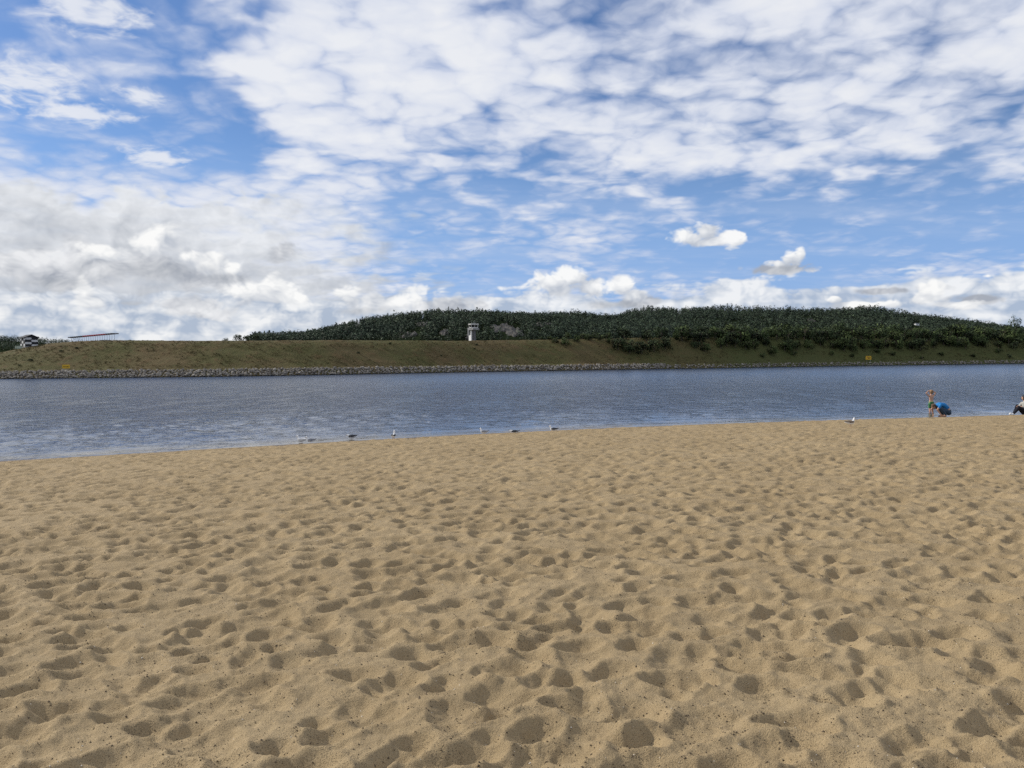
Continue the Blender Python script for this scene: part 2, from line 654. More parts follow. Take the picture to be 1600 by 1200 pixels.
# ---------------------------------------------------------------- beach
SH_X = np.array([-400, -120, -60, -30, -15.9, -9.5, -4.6, 1.7, 12.0, 20.0, 26.0, 40.0, 80.0, 400.0])
SH_Y = np.array([-60, -14, 6, 18.5, 25.4, 29.2, 32.0, 35.2, 38.6, 40.4, 41.8, 46.0, 60.0, 190.0])


def shore_y(x):
    # smoothed polyline
    x = np.asarray(x, dtype=np.float64)
    return sum(np.interp(x + k, SH_X, SH_Y) for k in (-4, -2, 0, 2, 4)) / 5.0


PS = np.array([-400, -60, -20, -2, 0, 1.0, 3, 10, 20, 35, 60, 200])
PZ = np.array([-9, -4, -1.3, -0.13, 0, 0.075, 0.19, 0.50, 0.86, 1.30, 1.7, 2.5])


def beach_s(x, y):
    return (shore_y(x) - y) * 0.90


def beach_z(x, y):
    s = beach_s(x, y)
    return sum(np.interp(s + k, PS, PZ) for k in (-0.4, 0, 0.4)) / 3.0


def make_prints():
    """footprints and scuffs: x, y, half length, half width, angle, depth, rim, age"""
    out = []
    n = 66000
    # density is even over the trampled beach
    X = rng.uniform(-34, 38, n)
    Y = rng.uniform(-3, 47, n)
    keep = beach_s(X, Y) > 0.35
    X, Y = X[keep], Y[keep]
    n = len(X)
    foot = rng.random(n) < 0.62
    hl = np.where(foot, rng.uniform(0.125, 0.18, n), rng.uniform(0.08, 0.19, n))
    hw = np.where(foot, rng.uniform(0.065, 0.10, n), hl * rng.uniform(0.55, 0.95, n))
    ang = np.where(rng.random(n) < 0.55, rng.normal(0.45, 0.5, n), rng.uniform(0, np.pi, n))
    dep = np.where(foot, rng.uniform(0.026, 0.049, n), rng.uniform(0.020, 0.045, n))
    small = rng.random(n) < 0.38                       # kicked-up scuffs between the prints
    hl, hw = np.where(small, hl * 0.55, hl), np.where(small, hw * 0.62, hw)
    dep = np.where(small, dep * 0.6, dep)
    return np.stack([X, Y, hl, hw, ang, dep, rng.uniform(0.25, 0.65, n)], 1)


PRINTS = make_prints()


def blur(h, k=1):
    for _ in range(k):
        h[1:-1] = (h[:-2] + 2 * h[1:-1] + h[2:]) * 0.25
        h[:, 1:-1] = (h[:, :-2] + 2 * h[:, 1:-1] + h[:, 2:]) * 0.25
    return h


def slump(h, cell, it, tan_r=0.46):
    lim = cell * tan_r
    for _ in range(it):
        for ax in (0, 1):
            d = np.diff(h, axis=ax)
            f = np.sign(d) * np.maximum(np.abs(d) - lim, 0) * 0.24
            if ax == 0:
                h[:-1] += f; h[1:] -= f
            else:
                h[:, :-1] += f; h[:, 1:] -= f
    return h


def relief_raster(x0, x1, y0, y1, cell):
    nx, ny = int((x1 - x0) / cell), int((y1 - y0) / cell)
    xs, ys = x0 + (np.arange(nx) + 0.5) * cell, y0 + (np.arange(ny) + 0.5) * cell
    gx, gy = np.meshgrid(xs, ys)
    h = (0.030 * fbm(gx * 0.9, gy * 0.9, 2, 0.5, 3)).astype(np.float32)
    h += (0.022 * fbm(gx * 2.8, gy * 2.8, 2, 0.5, 9)).astype(np.float32)
    base_h = h.copy()
    h += 0.03
    xs32, ys32 = xs.astype(np.float32), ys.astype(np.float32)
    sel = PRINTS[(PRINTS[:, 0] > x0 - .4) & (PRINTS[:, 0] < x1 + .4) & (PRINTS[:, 1] > y0 - .4) & (PRINTS[:, 1] < y1 + .4)]
    old = int(len(sel) * 0.5)
    for k, (px, py, hl, hw, an, dep, rim) in enumerate(sel):
        R = max(hl, hw) * 1.9
        i0, i1 = int((px - R - x0) / cell), int((px + R - x0) / cell) + 1
        j0, j1 = int((py - R - y0) / cell), int((py + R - y0) / cell) + 1
        i0, j0, i1, j1 = max(i0, 0), max(j0, 0), min(i1, nx), min(j1, ny)
        if i1 - i0 < 2 or j1 - j0 < 2:
            continue
        X = xs32[i0:i1][None, :] - np.float32(px)
        Y = ys32[j0:j1][:, None] - np.float32(py)
        c, s = math.cos(an), math.sin(an)
        u = (X * c + Y * s) / hl
        v = (-X * s + Y * c) / (hw * (1 + 0.22 * u))
        r = np.sqrt(u * u + v * v)
        sub = h[j0:j1, i0:i1]
        # a bowl pressed in; neighbouring bowls meet in crisp ridges
        low = base_h[j0:j1:4, i0:i1:4].mean()
        bowl = low - dep * (0.9 + 0.25 * u) + (dep * 1.15) * r * r
        e = sub - bowl
        sub -= np.where(e > 0.006, e, np.where(e > -0.006, (e + 0.006) ** 2 / 0.024, 0)).astype(np.float32)
        sub += (rim * dep * 0.70) * np.exp(-((r - 1.35) / 0.25) ** 2)
    slump(h, cell, 6 if cell > 0.015 else 30, 0.60 if cell > 0.015 else 0.55)
    h += (0.016 * fbm(gx * 6.0, gy * 6.0, 3, 0.62, 15)).astype(np.float32)
    h -= (0.022 * np.abs(perlin(gx * 3.6 + 0.5 * perlin(gx * 2, gy * 2, 17), gy * 3.6, 16))).astype(np.float32)
    return (x0, y0, cell, h)


def sample(R, x, y):
    x0, y0, cell, h = R
    fx, fy = (x - x0) / cell - 0.5, (y - y0) / cell - 0.5
    ny, nx = h.shape
    ins = (fx >= 0) & (fx < nx - 1) & (fy >= 0) & (fy < ny - 1)
    fx, fy = np.clip(fx, 0, nx - 1.001), np.clip(fy, 0, ny - 1.001)
    i, j = fx.astype(np.int64), fy.astype(np.int64)
    u, v = fx - i, fy - j
    r = (h[j, i] * (1 - u) + h[j, i + 1] * u) * (1 - v) + (h[j + 1, i] * (1 - u) + h[j + 1, i + 1] * u) * v
    return r * ins, ins


RAS_NEAR = relief_raster(-8.5, 8.5, 0.5, 10.5, 0.010)
RAS_FAR = relief_raster(-32, 36, -3, 46.5, 0.025)


def sand_relief(x, y):
    f, _ = sample(RAS_FAR, x, y)
    n, ins = sample(RAS_NEAR, x, y)
    w = np.clip((10.3 - y) / 1.2, 0, 1) * np.clip((8.3 - np.abs(x)) / 0.8, 0, 1) * np.clip((y - 0.6) / 0.4, 0, 1) * ins
    h = f * (1 - w) + n * w
    s = beach_s(x, y)
    return h * np.clip((s - 0.25) / 1.4, 0, 1)


def sand_height(x, y):
    x, y = np.atleast_1d(np.asarray(x, float)), np.atleast_1d(np.asarray(y, float))
    return beach_z(x, y) + sand_relief(x, y)


def build_beach():
    ys = [-40.0, -25, -15, -8, -4, -2, -0.8, 0.2, 1.0, 1.6, 2.0]
    d = 2.3
    while d < 50:
        ys.append(d)
        d += min(0.07, max(0.010, 0.0042 * d))
    ys += [52, 56, 62, 72, 90, 120, 200]
    ys = np.array(ys)
    core = np.linspace(-0.74, 0.74, 560)
    wide = np.concatenate([[8, 4, 2.4, 1.7, 1.35, 1.15], np.linspace(1.05, 0.76, 12)])
    ts = np.concatenate([-wide, core, wide[::-1]])
    w = np.maximum(ys, 2.6)
    X = ts[None, :] * w[:, None]
    Y = np.repeat(ys[:, None], len(ts), 1)
    Z = beach_z(X, Y) + sand_relief(X, Y)
    fine = np.clip(1 - Y / 16, 0, 1)
    Z += fine * (0.0095 * fbm(X * 14, Y * 14, 3, 0.62, 21))
    me = raw_mesh('beach', np.stack([X, Y, Z], -1).reshape(-1, 3), grid_faces(len(ys), len(ts)), True)
    o = link_mesh('beach', me, M_SAND)
    return tag(o, 'trampled pale brown sand beach covered in footprints', None, None, 'structure')


build_beach()

# ---------------------------------------------------------------- river
# far shoreline read off the photograph: pixel column, pixel row of the waterline
FAR_PX = np.array([-1400, -700, 0, 400, 600, 800, 1020, 1300, 1600, 2200, 3000])
FAR_D = np.array([215, 208, 206, 207, 232, 262, 286, 338, 378, 440, 520])


def far_depth(px):
    return sum(np.interp(np.asarray(px, float) + k, FAR_PX, FAR_D) for k in (-120, -60, 0, 60, 120)) / 5.0


def build_river():
    rows = []
    d = 15.0
    while d < 560:
        rows.append(d)
        d += max(0.07, 0.0044 * d) if d < 90 else 0.02 * d
    rows = np.array([-90, -40, -15, 0, 8] + rows + [900.0, 2000])
    core = np.linspace(-0.72, 0.72, 440)
    wide = np.concatenate([[30, 12, 6, 3.5, 2.4, 1.8, 1.4], np.linspace(1.2, 0.75, 16)])
    ts = np.concatenate([-wide, core, wide[::-1]])
    X = ts[None, :] * np.maximum(rows, 14)[:, None]
    Y = np.repeat(rows[:, None], len(ts), 1)
    s = -beach_s(X, Y)                               # metres out from the near waterline
    dist = np.hypot(X, Y)
    cell = np.where(Y < 90, np.maximum(0.07, 0.0044 * dist), 0.02 * dist)
    Z = np.zeros_like(X)
    patch = 1.0 + 0.4 * np.clip(fbm(X * 0.02, Y * 0.035, 3, 0.5, 40), -0.7, 0.8)
    out = np.clip((s - 0.3) / 12.0, 0, 1)
    r = np.random.default_rng(3)
    for k in range(46):
        lam = 0.33 * (4.6 ** r.random())
        th = r.normal(-0.35, 0.75)                    # wind comes up the channel from the left
        kx, ky = math.sin(th + 1.1) * 2 * math.pi / lam, math.cos(th + 1.1) * 2 * math.pi / lam
        a = 0.0078 * lam ** 0.6
        fade = np.clip((lam / cell - 4.5) / 4.0, 0, 1)
        ph = kx * X + ky * Y + r.uniform(0, 6.28) + 0.8 * perlin(X / (lam * 6), Y / (lam * 6), k)
        c = np.sin(ph)
        Z += a * fade * patch * out * (c + 0.25 * np.cos(2 * ph))
    # small swell running in on the sand
    near = np.exp(-np.clip(s, 0, None) / 5.0) * np.clip(s / 0.5, 0, 1)
    wob = 1.1 * fbm(X * 0.10, Y * 0.10, 3, 0.5, 50)
    crest = np.sin(s * 2 * math.pi / 1.9 + wob * 2.2)
    Z += 0.05 * near * (np.maximum(crest, 0) ** 4) * np.clip(0.5 + 1.2 * fbm(X * 0.13, Y * 0.13, 2, 0.5, 51), 0, 1)
    me = raw_mesh('river', np.stack([X, Y, Z], -1).reshape(-1, 3), grid_faces(len(rows), len(ts)), True)
    at_ = me.attributes.new('open_water', 'FLOAT', 'POINT')
    at_.data.foreach_set('value', np.clip(0.22 + s / 16.0, 0.22, 1.0).astype(np.float32).ravel())
    o = link_mesh('river', me, M_WATER)
    return tag(o, 'rippled blue grey river water between beach and far bank', None, None, 'structure')


build_river()

# ---------------------------------------------------------------- far bank and airfield plateau
CR_PX = np.array([-1400, -500, -120, 0, 20, 40, 80, 110, 150, 185, 300, 520, 700, 800, 900, 1000, 1200, 1400, 1600, 2200, 3000])
CR_PY = np.array([585, 577, 562, 551, 547, 542.5, 536, 534, 532, 531.5, 532.5, 531.5, 532.5, 531.5, 530, 528, 527, 527, 528, 522, 515])
BANK_W = 24.0


def crest_z(px):
    py = np.interp(px, CR_PX, CR_PY)
    D = far_depth(px) + BANK_W
    return np.array([at(a, b, c).z for a, b, c in zip(np.atleast_1d(px), np.atleast_1d(py), np.atleast_1d(D))])


COLS = np.concatenate([np.arange(-1400, -200, 40), np.arange(-200, 1800, 5), np.arange(1800, 3001, 40)]).astype(float)
COLS_D = far_depth(COLS)
COLS_CZ = crest_z(COLS)
COLS_T = np.array([ray(p, 565).x / ray(p, 565).y for p in COLS])      # x over y of that column
# bank section: metres behind the waterline, height as a share of the way from ledge to crest
SEC_S = np.array([-6, -1.5, 0, 1.2, 2.6, 3.6, 5.0, 6.5, 9, 12, 15, 18, 20.5, 22.5, 24, 26, 32, 45, 90, 200, 420, 700, 1200])
SEC_F = np.array([-9, -9, -9, -9, -9, 0, 0.02, 0.07, 0.21, 0.39, 0.58, 0.76, 0.89, 0.965, 1.0, 1.0, 0.985, 0.97, 0.95, 0.95, 0.95, 0.95, 0.95])
SEC_Z = np.array([-2.5, -0.7, -0.2, 0.55, 1.35, 1.75])                 # rock toe


def bank_point(px, s):
    """ground of the far bank at photograph column px, s metres behind the waterline (arrays)"""
    px, s = np.asarray(px, float), np.asarray(s, float)
    D, cz, t = np.interp(px, COLS, COLS_D), np.interp(px, COLS, COLS_CZ), np.interp(px, COLS, COLS_T)
    f = np.interp(s, SEC_S[5:], SEC_F[5:])
    toe = np.interp(s, SEC_S[:6], SEC_Z)
    z = np.where(s < 3.6, toe, 1.75 + f * (cz - 1.75))
    y = D + s
    x = t * y
    rough = np.clip((s - 4) / 4, 0, 1) * np.clip((60 - s) / 30, 0, 1)
    z = z + rough * (0.55 * fbm(x * 0.055, y * 0.11, 3, 0.55, 60) * np.clip((24 - s) / 6, 0.15, 1) + 0.10 * fbm(x * 0.5, y * 0.5, 2, 0.5, 62))
    return np.stack([x, y, z], -1)


def build_bank():
    s = np.concatenate([SEC_S[:6], np.arange(4.2, 27, 0.8), [29, 32, 38, 45, 60, 90, 140, 200, 300, 420, 700, 1200]])
    PX, SS = np.meshgrid(COLS, s)
    P = bank_point(PX, SS)
    me = raw_mesh('far_bank', P.reshape(-1, 3), grid_faces(len(s), len(COLS)), True)
    o = link_mesh('far_bank', me, M_TURF)
    return tag(o, 'brown grassy embankment of the airfield across the river', None, None, 'structure')


build_bank()

# ground to the horizon, below the river bed
MB().box(-15000, 15000, -15000, 15000, -14, -12).build('ground', M_TURF)
tag(bpy.data.objects['ground'], 'low ground reaching to the horizon', None, None, 'structure')

# ---------------------------------------------------------------- wooded hills
R3 = np.random.default_rng(11)


def ridge(px, tab):
    a = np.array(tab, float)
    return np.interp(px, a[:, 0], a[:, 1])


RIDGE_NEAR = [(250, 575), (330, 562), (372, 550), (400, 536), (440, 535), (480, 532), (520, 523), (560, 516), (600, 511), (640, 507), (700, 503), (740, 502), (780, 501), (820, 504), (860, 503), (900, 503), (935, 506), (975, 510), (1040, 518), (1120, 533), (1200, 553)]
RIDGE_FAR = [(820, 554), (880, 529), (930, 514), (960, 508), (990, 501), (1020, 498), (1060, 498), (1110, 496), (1160, 498), (1220, 500), (1270, 500), (1330, 498), (1360, 499), (1400, 504), (1450, 508), (1500, 514), (1550, 521), (1600, 527), (1700, 534), (1900, 542), (2300, 538), (3000, 544)]
RIDGE_LEFT = [(-1400, 549), (-900, 529), (-400, 531), (-150, 533), (0, 535), (40, 538), (90, 541), (130, 544), (200, 554), (330, 569)]


def hill_point(px, t, tab, d0, d1, z0):
    """t 0 at the foot, 1 on the ridge, up to 1.6 beyond it"""
    px, t = np.asarray(px, float), np.asarray(t, float)
    py = ridge(px, tab)
    y = d0 + (d1 - d0) * t
    tx = (px - 800) / FPX
    x = tx * y
    # elevation slope of the ridge line at this column
    hor = 574.0 - 0.00995 * px
    zr = CAM_Z + (hor - py) / FPX * d1
    f = np.where(t <= 1, np.sin(np.clip(t, 0, 1) * np.pi / 2) ** 0.9, 1 - 0.5 * (t - 1) ** 1.2)
    z = z0 + (zr - z0) * f
    bumpy = np.clip(t * 3, 0, 1) * np.clip((1.0 - t) * 4, 0.0, 1)
    z = z + bumpy * (zr - z0) * 0.16 * fbm(x * 0.006, y * 0.006, 3, 0.5, 70)
    return np.stack([x, y, np.maximum(z, z0 - 4)], -1)


M_FLOOR = worn('forest_floor', (0.016, 0.022, 0.011), 1.0, 0.0, amount=0.3, scale=0.02)


def build_hill(name, tab, px0, px1, d0, d1, z0, label):
    cols, ts = np.linspace(px0, px1, 160), np.concatenate([np.linspace(0, 1, 26), [1.1, 1.25, 1.5]])
    PX, T = np.meshgrid(cols, ts)
    me = raw_mesh(name, hill_point(PX, T, tab, d0, d1, z0).reshape(-1, 3), grid_faces(len(ts), len(cols)), True)
    return tag(link_mesh(name, me, M_FLOOR), label, None, None, 'structure')


build_hill('hill', RIDGE_NEAR, 250, 1200, 760, 1250, 8, 'dark wooded hill behind the control tower')
build_hill('hill', RIDGE_FAR, 820, 3000, 900, 2000, 8, 'long wooded ridge beyond the right half of the airfield')
build_hill('hill', RIDGE_LEFT, -1400, 330, 1500, 3000, 6, 'low distant wooded hill beyond the chequered hut')

OUTCROPS = [(790, 514, 26, 9), (735, 527, 10, 7), (805, 520, 22, 8), (660, 507, 14, 5), (695, 520, 10, 5), (845, 508, 20, 4), (640, 524, 18, 4), (1062, 487, 4, 2), (1268, 500, 10, 4), (560, 512, 5, 3)]


def tree_template(kind, n, r):
    """leaf-clump triangles of a unit-height tree; returns (n,3,3)"""
    h = r.uniform(0.10, 1.0, n) ** (0.9 if kind == 'pine' else 0.8)
    if kind == 'spruce':
        rad = 0.24 * (1.03 - h) + 0.015
    elif kind == 'pine':
        rad = 0.22 * np.sqrt(np.clip(1.02 - ((h - 0.55) / 0.48) ** 2, 0.02, 1))
    else:
        rad = 0.33 * np.sqrt(np.clip(1.03 - ((h - 0.5) / 0.52) ** 2, 0.02, 1))
    a = r.uniform(0, 2 * np.pi, n)
    q = np.sqrt(r.uniform(0.15, 1.0, n))
    c = np.stack([np.cos(a) * rad * q, np.sin(a) * rad * q, h], -1)
    size = 0.088 if kind != 'leafy' else 0.10
    tri = r.normal(0, 1, (n, 3, 3))
    tri *= size / np.linalg.norm(tri, axis=2, keepdims=True)
    tri[:, :, 2] *= 0.8
    return c[:, None, :] + tri


def build_forest(name, tab, px0, px1, d0, d1, z0, spacing, ntri, hmean, label, tmax=1.04):
    area = ((px1 - px0) / FPX) * (d0 + d1) / 2 * (d1 - d0)
    n = int(area / spacing ** 2)
    # even over the ground: wider further out
    d = np.sqrt(R3.uniform(d0 ** 2, (d0 + (d1 - d0) * tmax) ** 2, n))
    px, t = R3.uniform(px0, px1, n), (d - d0) / (d1 - d0)
    P = hill_point(px, t, tab, d0, d1, z0)
    # clearings where bare rock shows
    py = 574 - 0.00995 * px - (P[:, 2] - CAM_Z) / P[:, 1] * FPX
    keep = np.ones(n, bool)
    for ox, oy, ow, oh in OUTCROPS:
        e = ((px - ox) / ow) ** 2 + ((py - 6 - oy) / (oh + 7)) ** 2
        keep &= ~((e < 1) & (R3.random(n) < 0.78))
    keep &= ~((np.abs(px - 1433) < 7) & (py > 504) & (py < 534))
    # nothing where the near crest hides it for good
    keep &= py < np.interp(px, CR_PX, CR_PY) + 8
    P, px = P[keep], px[keep]
    n = len(P)
    H = np.clip(R3.normal(hmean, hmean * 0.15, n), hmean * 0.5, hmean * 1.5)
    W = H * R3.uniform(0.85, 1.35, n)
    temps = [tree_template(k, ntri, R3) for k in ('spruce', 'pine', 'pine', 'spruce', 'leafy', 'pine', 'spruce', 'leafy')]
    T = np.stack(temps)[R3.integers(0, len(temps), n)]                     # n,ntri,3,3
    a = R3.uniform(0, 2 * np.pi, n)
    ca, sa = np.cos(a)[:, None, None], np.sin(a)[:, None, None]
    X = (T[..., 0] * ca - T[..., 1] * sa) * W[:, None, None] + P[:, 0, None, None]
    Y = (T[..., 0] * sa + T[..., 1] * ca) * W[:, None, None] + P[:, 1, None, None]
    Z = T[..., 2] * H[:, None, None] + P[:, 2, None, None] - 0.6
    V = np.stack([X, Y, Z], -1).reshape(-1, 3)
    N = np.stack([X - P[:, 0, None, None], Y - P[:, 1, None, None], (T[..., 2] - 0.35) * H[:, None, None] * 0.7], -1).reshape(-1, 3)
    me = raw_mesh(name, V, np.arange(len(V)).reshape(-1, 3))
    crown_normals(me, N)
    return tag(link_mesh(name, me, M_FOREST), label, 'forest', None, 'stuff')


build_forest('forest', RIDGE_NEAR, 300, 1150, 760, 1250, 8, 6.0, 60, 11.0, 'mixed pine and spruce wood covering the hill behind the tower')
build_forest('forest', RIDGE_FAR, 860, 1720, 900, 2000, 8, 8.6, 38, 13.0, 'mixed wood covering the long ridge on the right')
build_forest('forest', RIDGE_LEFT, -260, 260, 1500, 3000, 6, 17.0, 16, 17.0, 'distant blue green wood on the low hill beyond the hut')

# bare rock faces on the hillside
M_OUT = make_rock('hill_rock', (0.105, 0.098, 0.088), (0.075, 0.072, 0.064), 0.25)


def rock_mesh(name, seed, subdiv=2, flat=0.7):
    bm = bmesh.new()
    bmesh.ops.create_icosphere(bm, subdivisions=subdiv, radius=1.0)
    r = random.Random(seed)
    cuts = [(Vector((r.gauss(0, 1), r.gauss(0, 1), r.gauss(0, 1))).normalized(), r.uniform(0.55, 0.85)) for _ in range(9)]
    sc = Vector((r.uniform(0.8, 1.25), r.uniform(0.7, 1.0), r.uniform(0.55, 0.8) * flat / 0.7))
    for v in bm.verts:
        p = v.co.copy()
        for nrm, dd in cuts:
            k = p.dot(nrm) - dd
            if k > 0:
                p -= nrm * k
        v.co = Vector((p.x * sc.x, p.y * sc.y, p.z * sc.z))
    me = bpy.data.meshes.new(name)
    bm.to_mesh(me)
    bm.free()
    return me


OUT_LABELS = ['broad pale rock face on the wooded hill, beside the control tower', 'small grey rock knoll at the foot of the control tower', 'lower ledge of the pale rock face beside the control tower',
              'pale rock slab in the wood on the hill, left of the tower', 'small grey rock among trees just left of the control tower', 'narrow rock ledge high above the broad rock face',
              'low grey rock strip in the wood above the dry grass crest', 'tiny white rock patch just under the long ridge top', 'grey rock patch halfway up the long wooded ridge', 'lone pale rock high on the hill shoulder left of the tower']
for k, (ox, oy, ow, oh) in enumerate(OUTCROPS):
    tab, d0, d1 = (RIDGE_NEAR, 760, 1250) if ox < 1000 else (RIDGE_FAR, 900, 2000)
    # walk the slope until it appears at that row
    tt = np.linspace(0.05, 0.99, 300)
    P = hill_point(np.full(300, ox), tt, tab, d0, d1, 8)
    row = 574 - 0.00995 * ox - (P[:, 2] - CAM_Z) / P[:, 1] * FPX
    i = int(np.argmin(np.abs(row - oy)))
    p = P[i]
    # a ragged, stepped face lying on the slope
    nr_, na_ = 9, 40
    th = np.linspace(0, 2 * np.pi, na_, endpoint=False)
    rim = 0.72 + 0.55 * fbm(np.cos(th) * 1.6 + k * 3, np.sin(th) * 1.6, 3, 0.6, 80)
    rr = np.linspace(0.0, 1.0, nr_)
    U = ox + np.cos(th)[None, :] * (rim * ow)[None, :] * rr[:, None]
    Wv = oy + np.sin(th)[None, :] * (rim * oh)[None, :] * rr[:, None]
    jj = np.abs(row[None, None, :] - Wv[:, :, None]).argmin(-1)
    Pq = hill_point(U, tt[jj], tab, d0, d1, 8)
    st_ = fbm(Pq[..., 0] * 0.16, Pq[..., 1] * 0.05 + Pq[..., 2] * 0.3, 3, 0.6, 83)
    Pq[..., 2] += np.where(rr[:, None] > 0.95, -1.5, 1.6 + 3.4 * st_)
    Fq = [[r_ * na_ + c, r_ * na_ + (c + 1) % na_, (r_ + 1) * na_ + (c + 1) % na_, (r_ + 1) * na_ + c] for r_ in range(nr_ - 1) for c in range(na_)]
    o = link_mesh('rock_outcrop', raw_mesh('rock_outcrop', Pq.reshape(-1, 3), np.array(Fq)), M_OUT)
    tag(o, OUT_LABELS[k], 'rock', 'bare rocks on the wooded hills')

# ---------------------------------------------------------------- riprap along the far waterline
R4 = np.random.default_rng(5)
ROCKS = [rock_mesh('boulder', 100 + k, 1) for k in range(10)]
for me in ROCKS:
    me.materials.append(M_ROCK)


def build_riprap():
    tm = []
    for me in ROCKS:
        co = np.empty(len(me.vertices) * 3, dtype=np.float32)
        me.vertices.foreach_get('co', co)
        tri = np.array([p.vertices[:] for p in me.polygons])
        tm.append((co.reshape(-1, 3), tri))
    px_list, s_list, sz = [], [], []
    px = -260.0
    while px < 1860:
        D = float(far_depth(px))
        thin = 1.0 if px < 1040 else (0.55 if px < 1180 else 0.75)
        rows = np.arange(-0.1, 3.7, 0.50 if px < 1040 else 0.62)
        for s in rows:
            if px > 1040 and s > 2.9:
                continue
            if R4.random() < thin:
                px_list.append(px + R4.normal(0, 1.5)); s_list.append(s + R4.normal(0, 0.13))
                sz.append(R4.uniform(0.26, 0.56) if R4.random() < 0.85 else R4.uniform(0.5, 0.72))
        px += 0.62 * FPX / D
    px_a, s_a, sz = np.array(px_list), np.array(s_list), np.array(sz)
    P = bank_point(px_a, s_a)
    P[:, 2] += sz * 0.25
    ang, tilt, which = R4.uniform(0, 6.28, len(P)), R4.normal(0, 0.45, len(P)), R4.integers(0, 10, len(P))
    big = np.argsort(-(sz / P[:, 1]) * ((px_a > 0) & (px_a < 1600)))[:300]
    isbig = np.zeros(len(P), bool)
    isbig[big] = True
    V, F, off = [], [], 0
    for i in range(len(P)):
        if isbig[i]:
            o = bpy.data.objects.new('boulder', ROCKS[which[i]])
            COL.objects.link(o)
            o.location = P[i]
            o.rotation_euler = (tilt[i], 0, ang[i])
            o.scale = (sz[i],) * 3
            tag(o, 'large pale angular boulder in the stone facing along the far waterline', 'boulder', 'large boulders of the far stone facing')
            continue
        co, tri = tm[which[i]]
        M = np.array(Matrix.Rotation(ang[i], 3, 'Z') @ Matrix.Rotation(tilt[i], 3, 'X'))
        V.append((co * sz[i]) @ M.T + P[i])
        F.append(tri + off)
        off += len(co)
    me = raw_mesh('riprap', np.concatenate(V), np.concatenate(F))
    tag(link_mesh('riprap', me, M_ROCK), 'belt of smaller broken stones along the far waterline', 'stones', None, 'stuff')


build_riprap()

# ---------------------------------------------------------------- rough grass on the bank
def build_tufts():
    n = 10000
    px, s = R4.uniform(-160, 1750, n), R4.uniform(3.8, 26.5, n)
    dens = fbm(px * 0.012, s * 0.16, 3, 0.6, 90)
    k = dens > -0.12
    px, s = px[k], s[k]
    P = bank_point(px, s)
    n = len(P)
    hh = R4.uniform(0.12, 0.38, n) * np.where(px > 1000, 1.5, 1.0) * np.where(s > 23, 0.6, 1.0)
    m3 = 10
    a = R4.uniform(0, 6.28, (n, m3))
    base = P[:, None, :] + np.stack([np.cos(a) * 0.22, np.sin(a) * 0.22, np.full_like(a, -0.05)], -1)
    side = np.stack([-np.sin(a), np.cos(a), np.zeros_like(a)], -1) * (0.045 * R4.uniform(0.6, 1.4, (n, m3, 1)))
    tip = P[:, None, :] + np.stack([np.cos(a) * 1.6, np.sin(a) * 1.6, np.ones_like(a)], -1) * (hh[:, None, None] * R4.uniform(0.6, 1.2, (n, m3, 1)))
    V = np.stack([base - side, base + side, tip], 2).reshape(-1, 3)
    me = raw_mesh('rough_grass', V, np.arange(len(V)).reshape(-1, 3))
    tag(link_mesh('rough_grass', me, M_DRYGRASS), 'dry rough grass tufts all over the far embankment', 'grass', None, 'stuff')


build_tufts()


# ---------------------------------------------------------------- shrubs and trees on the bank
def crown_mesh(name, seed, n, tall, clumps, mat, leaf):
    r = np.random.default_rng(seed)
    # leaf clumps at uneven places in the crown; unit radius sideways, z 0..tall
    cz = r.uniform(0.22, 0.92, clumps) * tall
    prof = np.sqrt(np.clip(1 - ((cz / tall - 0.48) / 0.60) ** 2, 0.05, 1))
    ca = r.uniform(0, 2 * np.pi, clumps)
    cr = np.sqrt(r.uniform(0.05, 1, clumps)) * prof * 0.8
    C = np.stack([np.cos(ca) * cr, np.sin(ca) * cr, cz], -1)
    rad = r.uniform(0.22, 0.42, clumps)
    w = r.integers(0, clumps, n)
    d = r.normal(0, 1, (n, 3))
    d /= np.linalg.norm(d, axis=1, keepdims=True)
    p = C[w] + d * (rad[w] * r.uniform(0.35, 1.05, n) ** 0.5)[:, None]
    p[:, 2] = np.maximum(p[:, 2], 0.03)
    tri = r.normal(0, 1, (n, 3, 3))
    tri *= leaf * r.uniform(0.6, 1.3, (n, 1, 1)) / np.linalg.norm(tri, axis=2, keepdims=True)
    V = (p[:, None, :] + tri).reshape(-1, 3)
    N = (p - C[w]) / rad[w][:, None] + (p - np.array([0, 0, tall * 0.4])) * 0.8
    me = raw_mesh(name, V, np.arange(len(V)).reshape(-1, 3))
    crown_normals(me, np.repeat(N, 3, 0))
    me.materials.append(mat)
    return me


def trunk_mesh(seed, tall):
    r = random.Random(seed)
    mb = MB()
    top = (r.uniform(-.1, .1), r.uniform(-.1, .1), tall * 0.8)
    mb.tube([(0, 0, -0.25), (top[0] * 0.4, top[1] * 0.4, tall * 0.4), top], [0.06, 0.045, 0.012], 6)
    for k in range(6):
        a, z = r.uniform(0, 6.28), r.uniform(0.15, 0.6) * tall
        mb.tube([(0, 0, z), (math.cos(a) * 0.3, math.sin(a) * 0.3, z + 0.2 * tall), (math.cos(a) * 0.6, math.sin(a) * 0.6, z + 0.34 * tall)], [0.03, 0.02, 0.006], 5)
    me = bpy.data.meshes.new('trunk')
    me.from_pydata(mb.v, [], mb.f)
    me.materials.append(M_BARK)
    return me


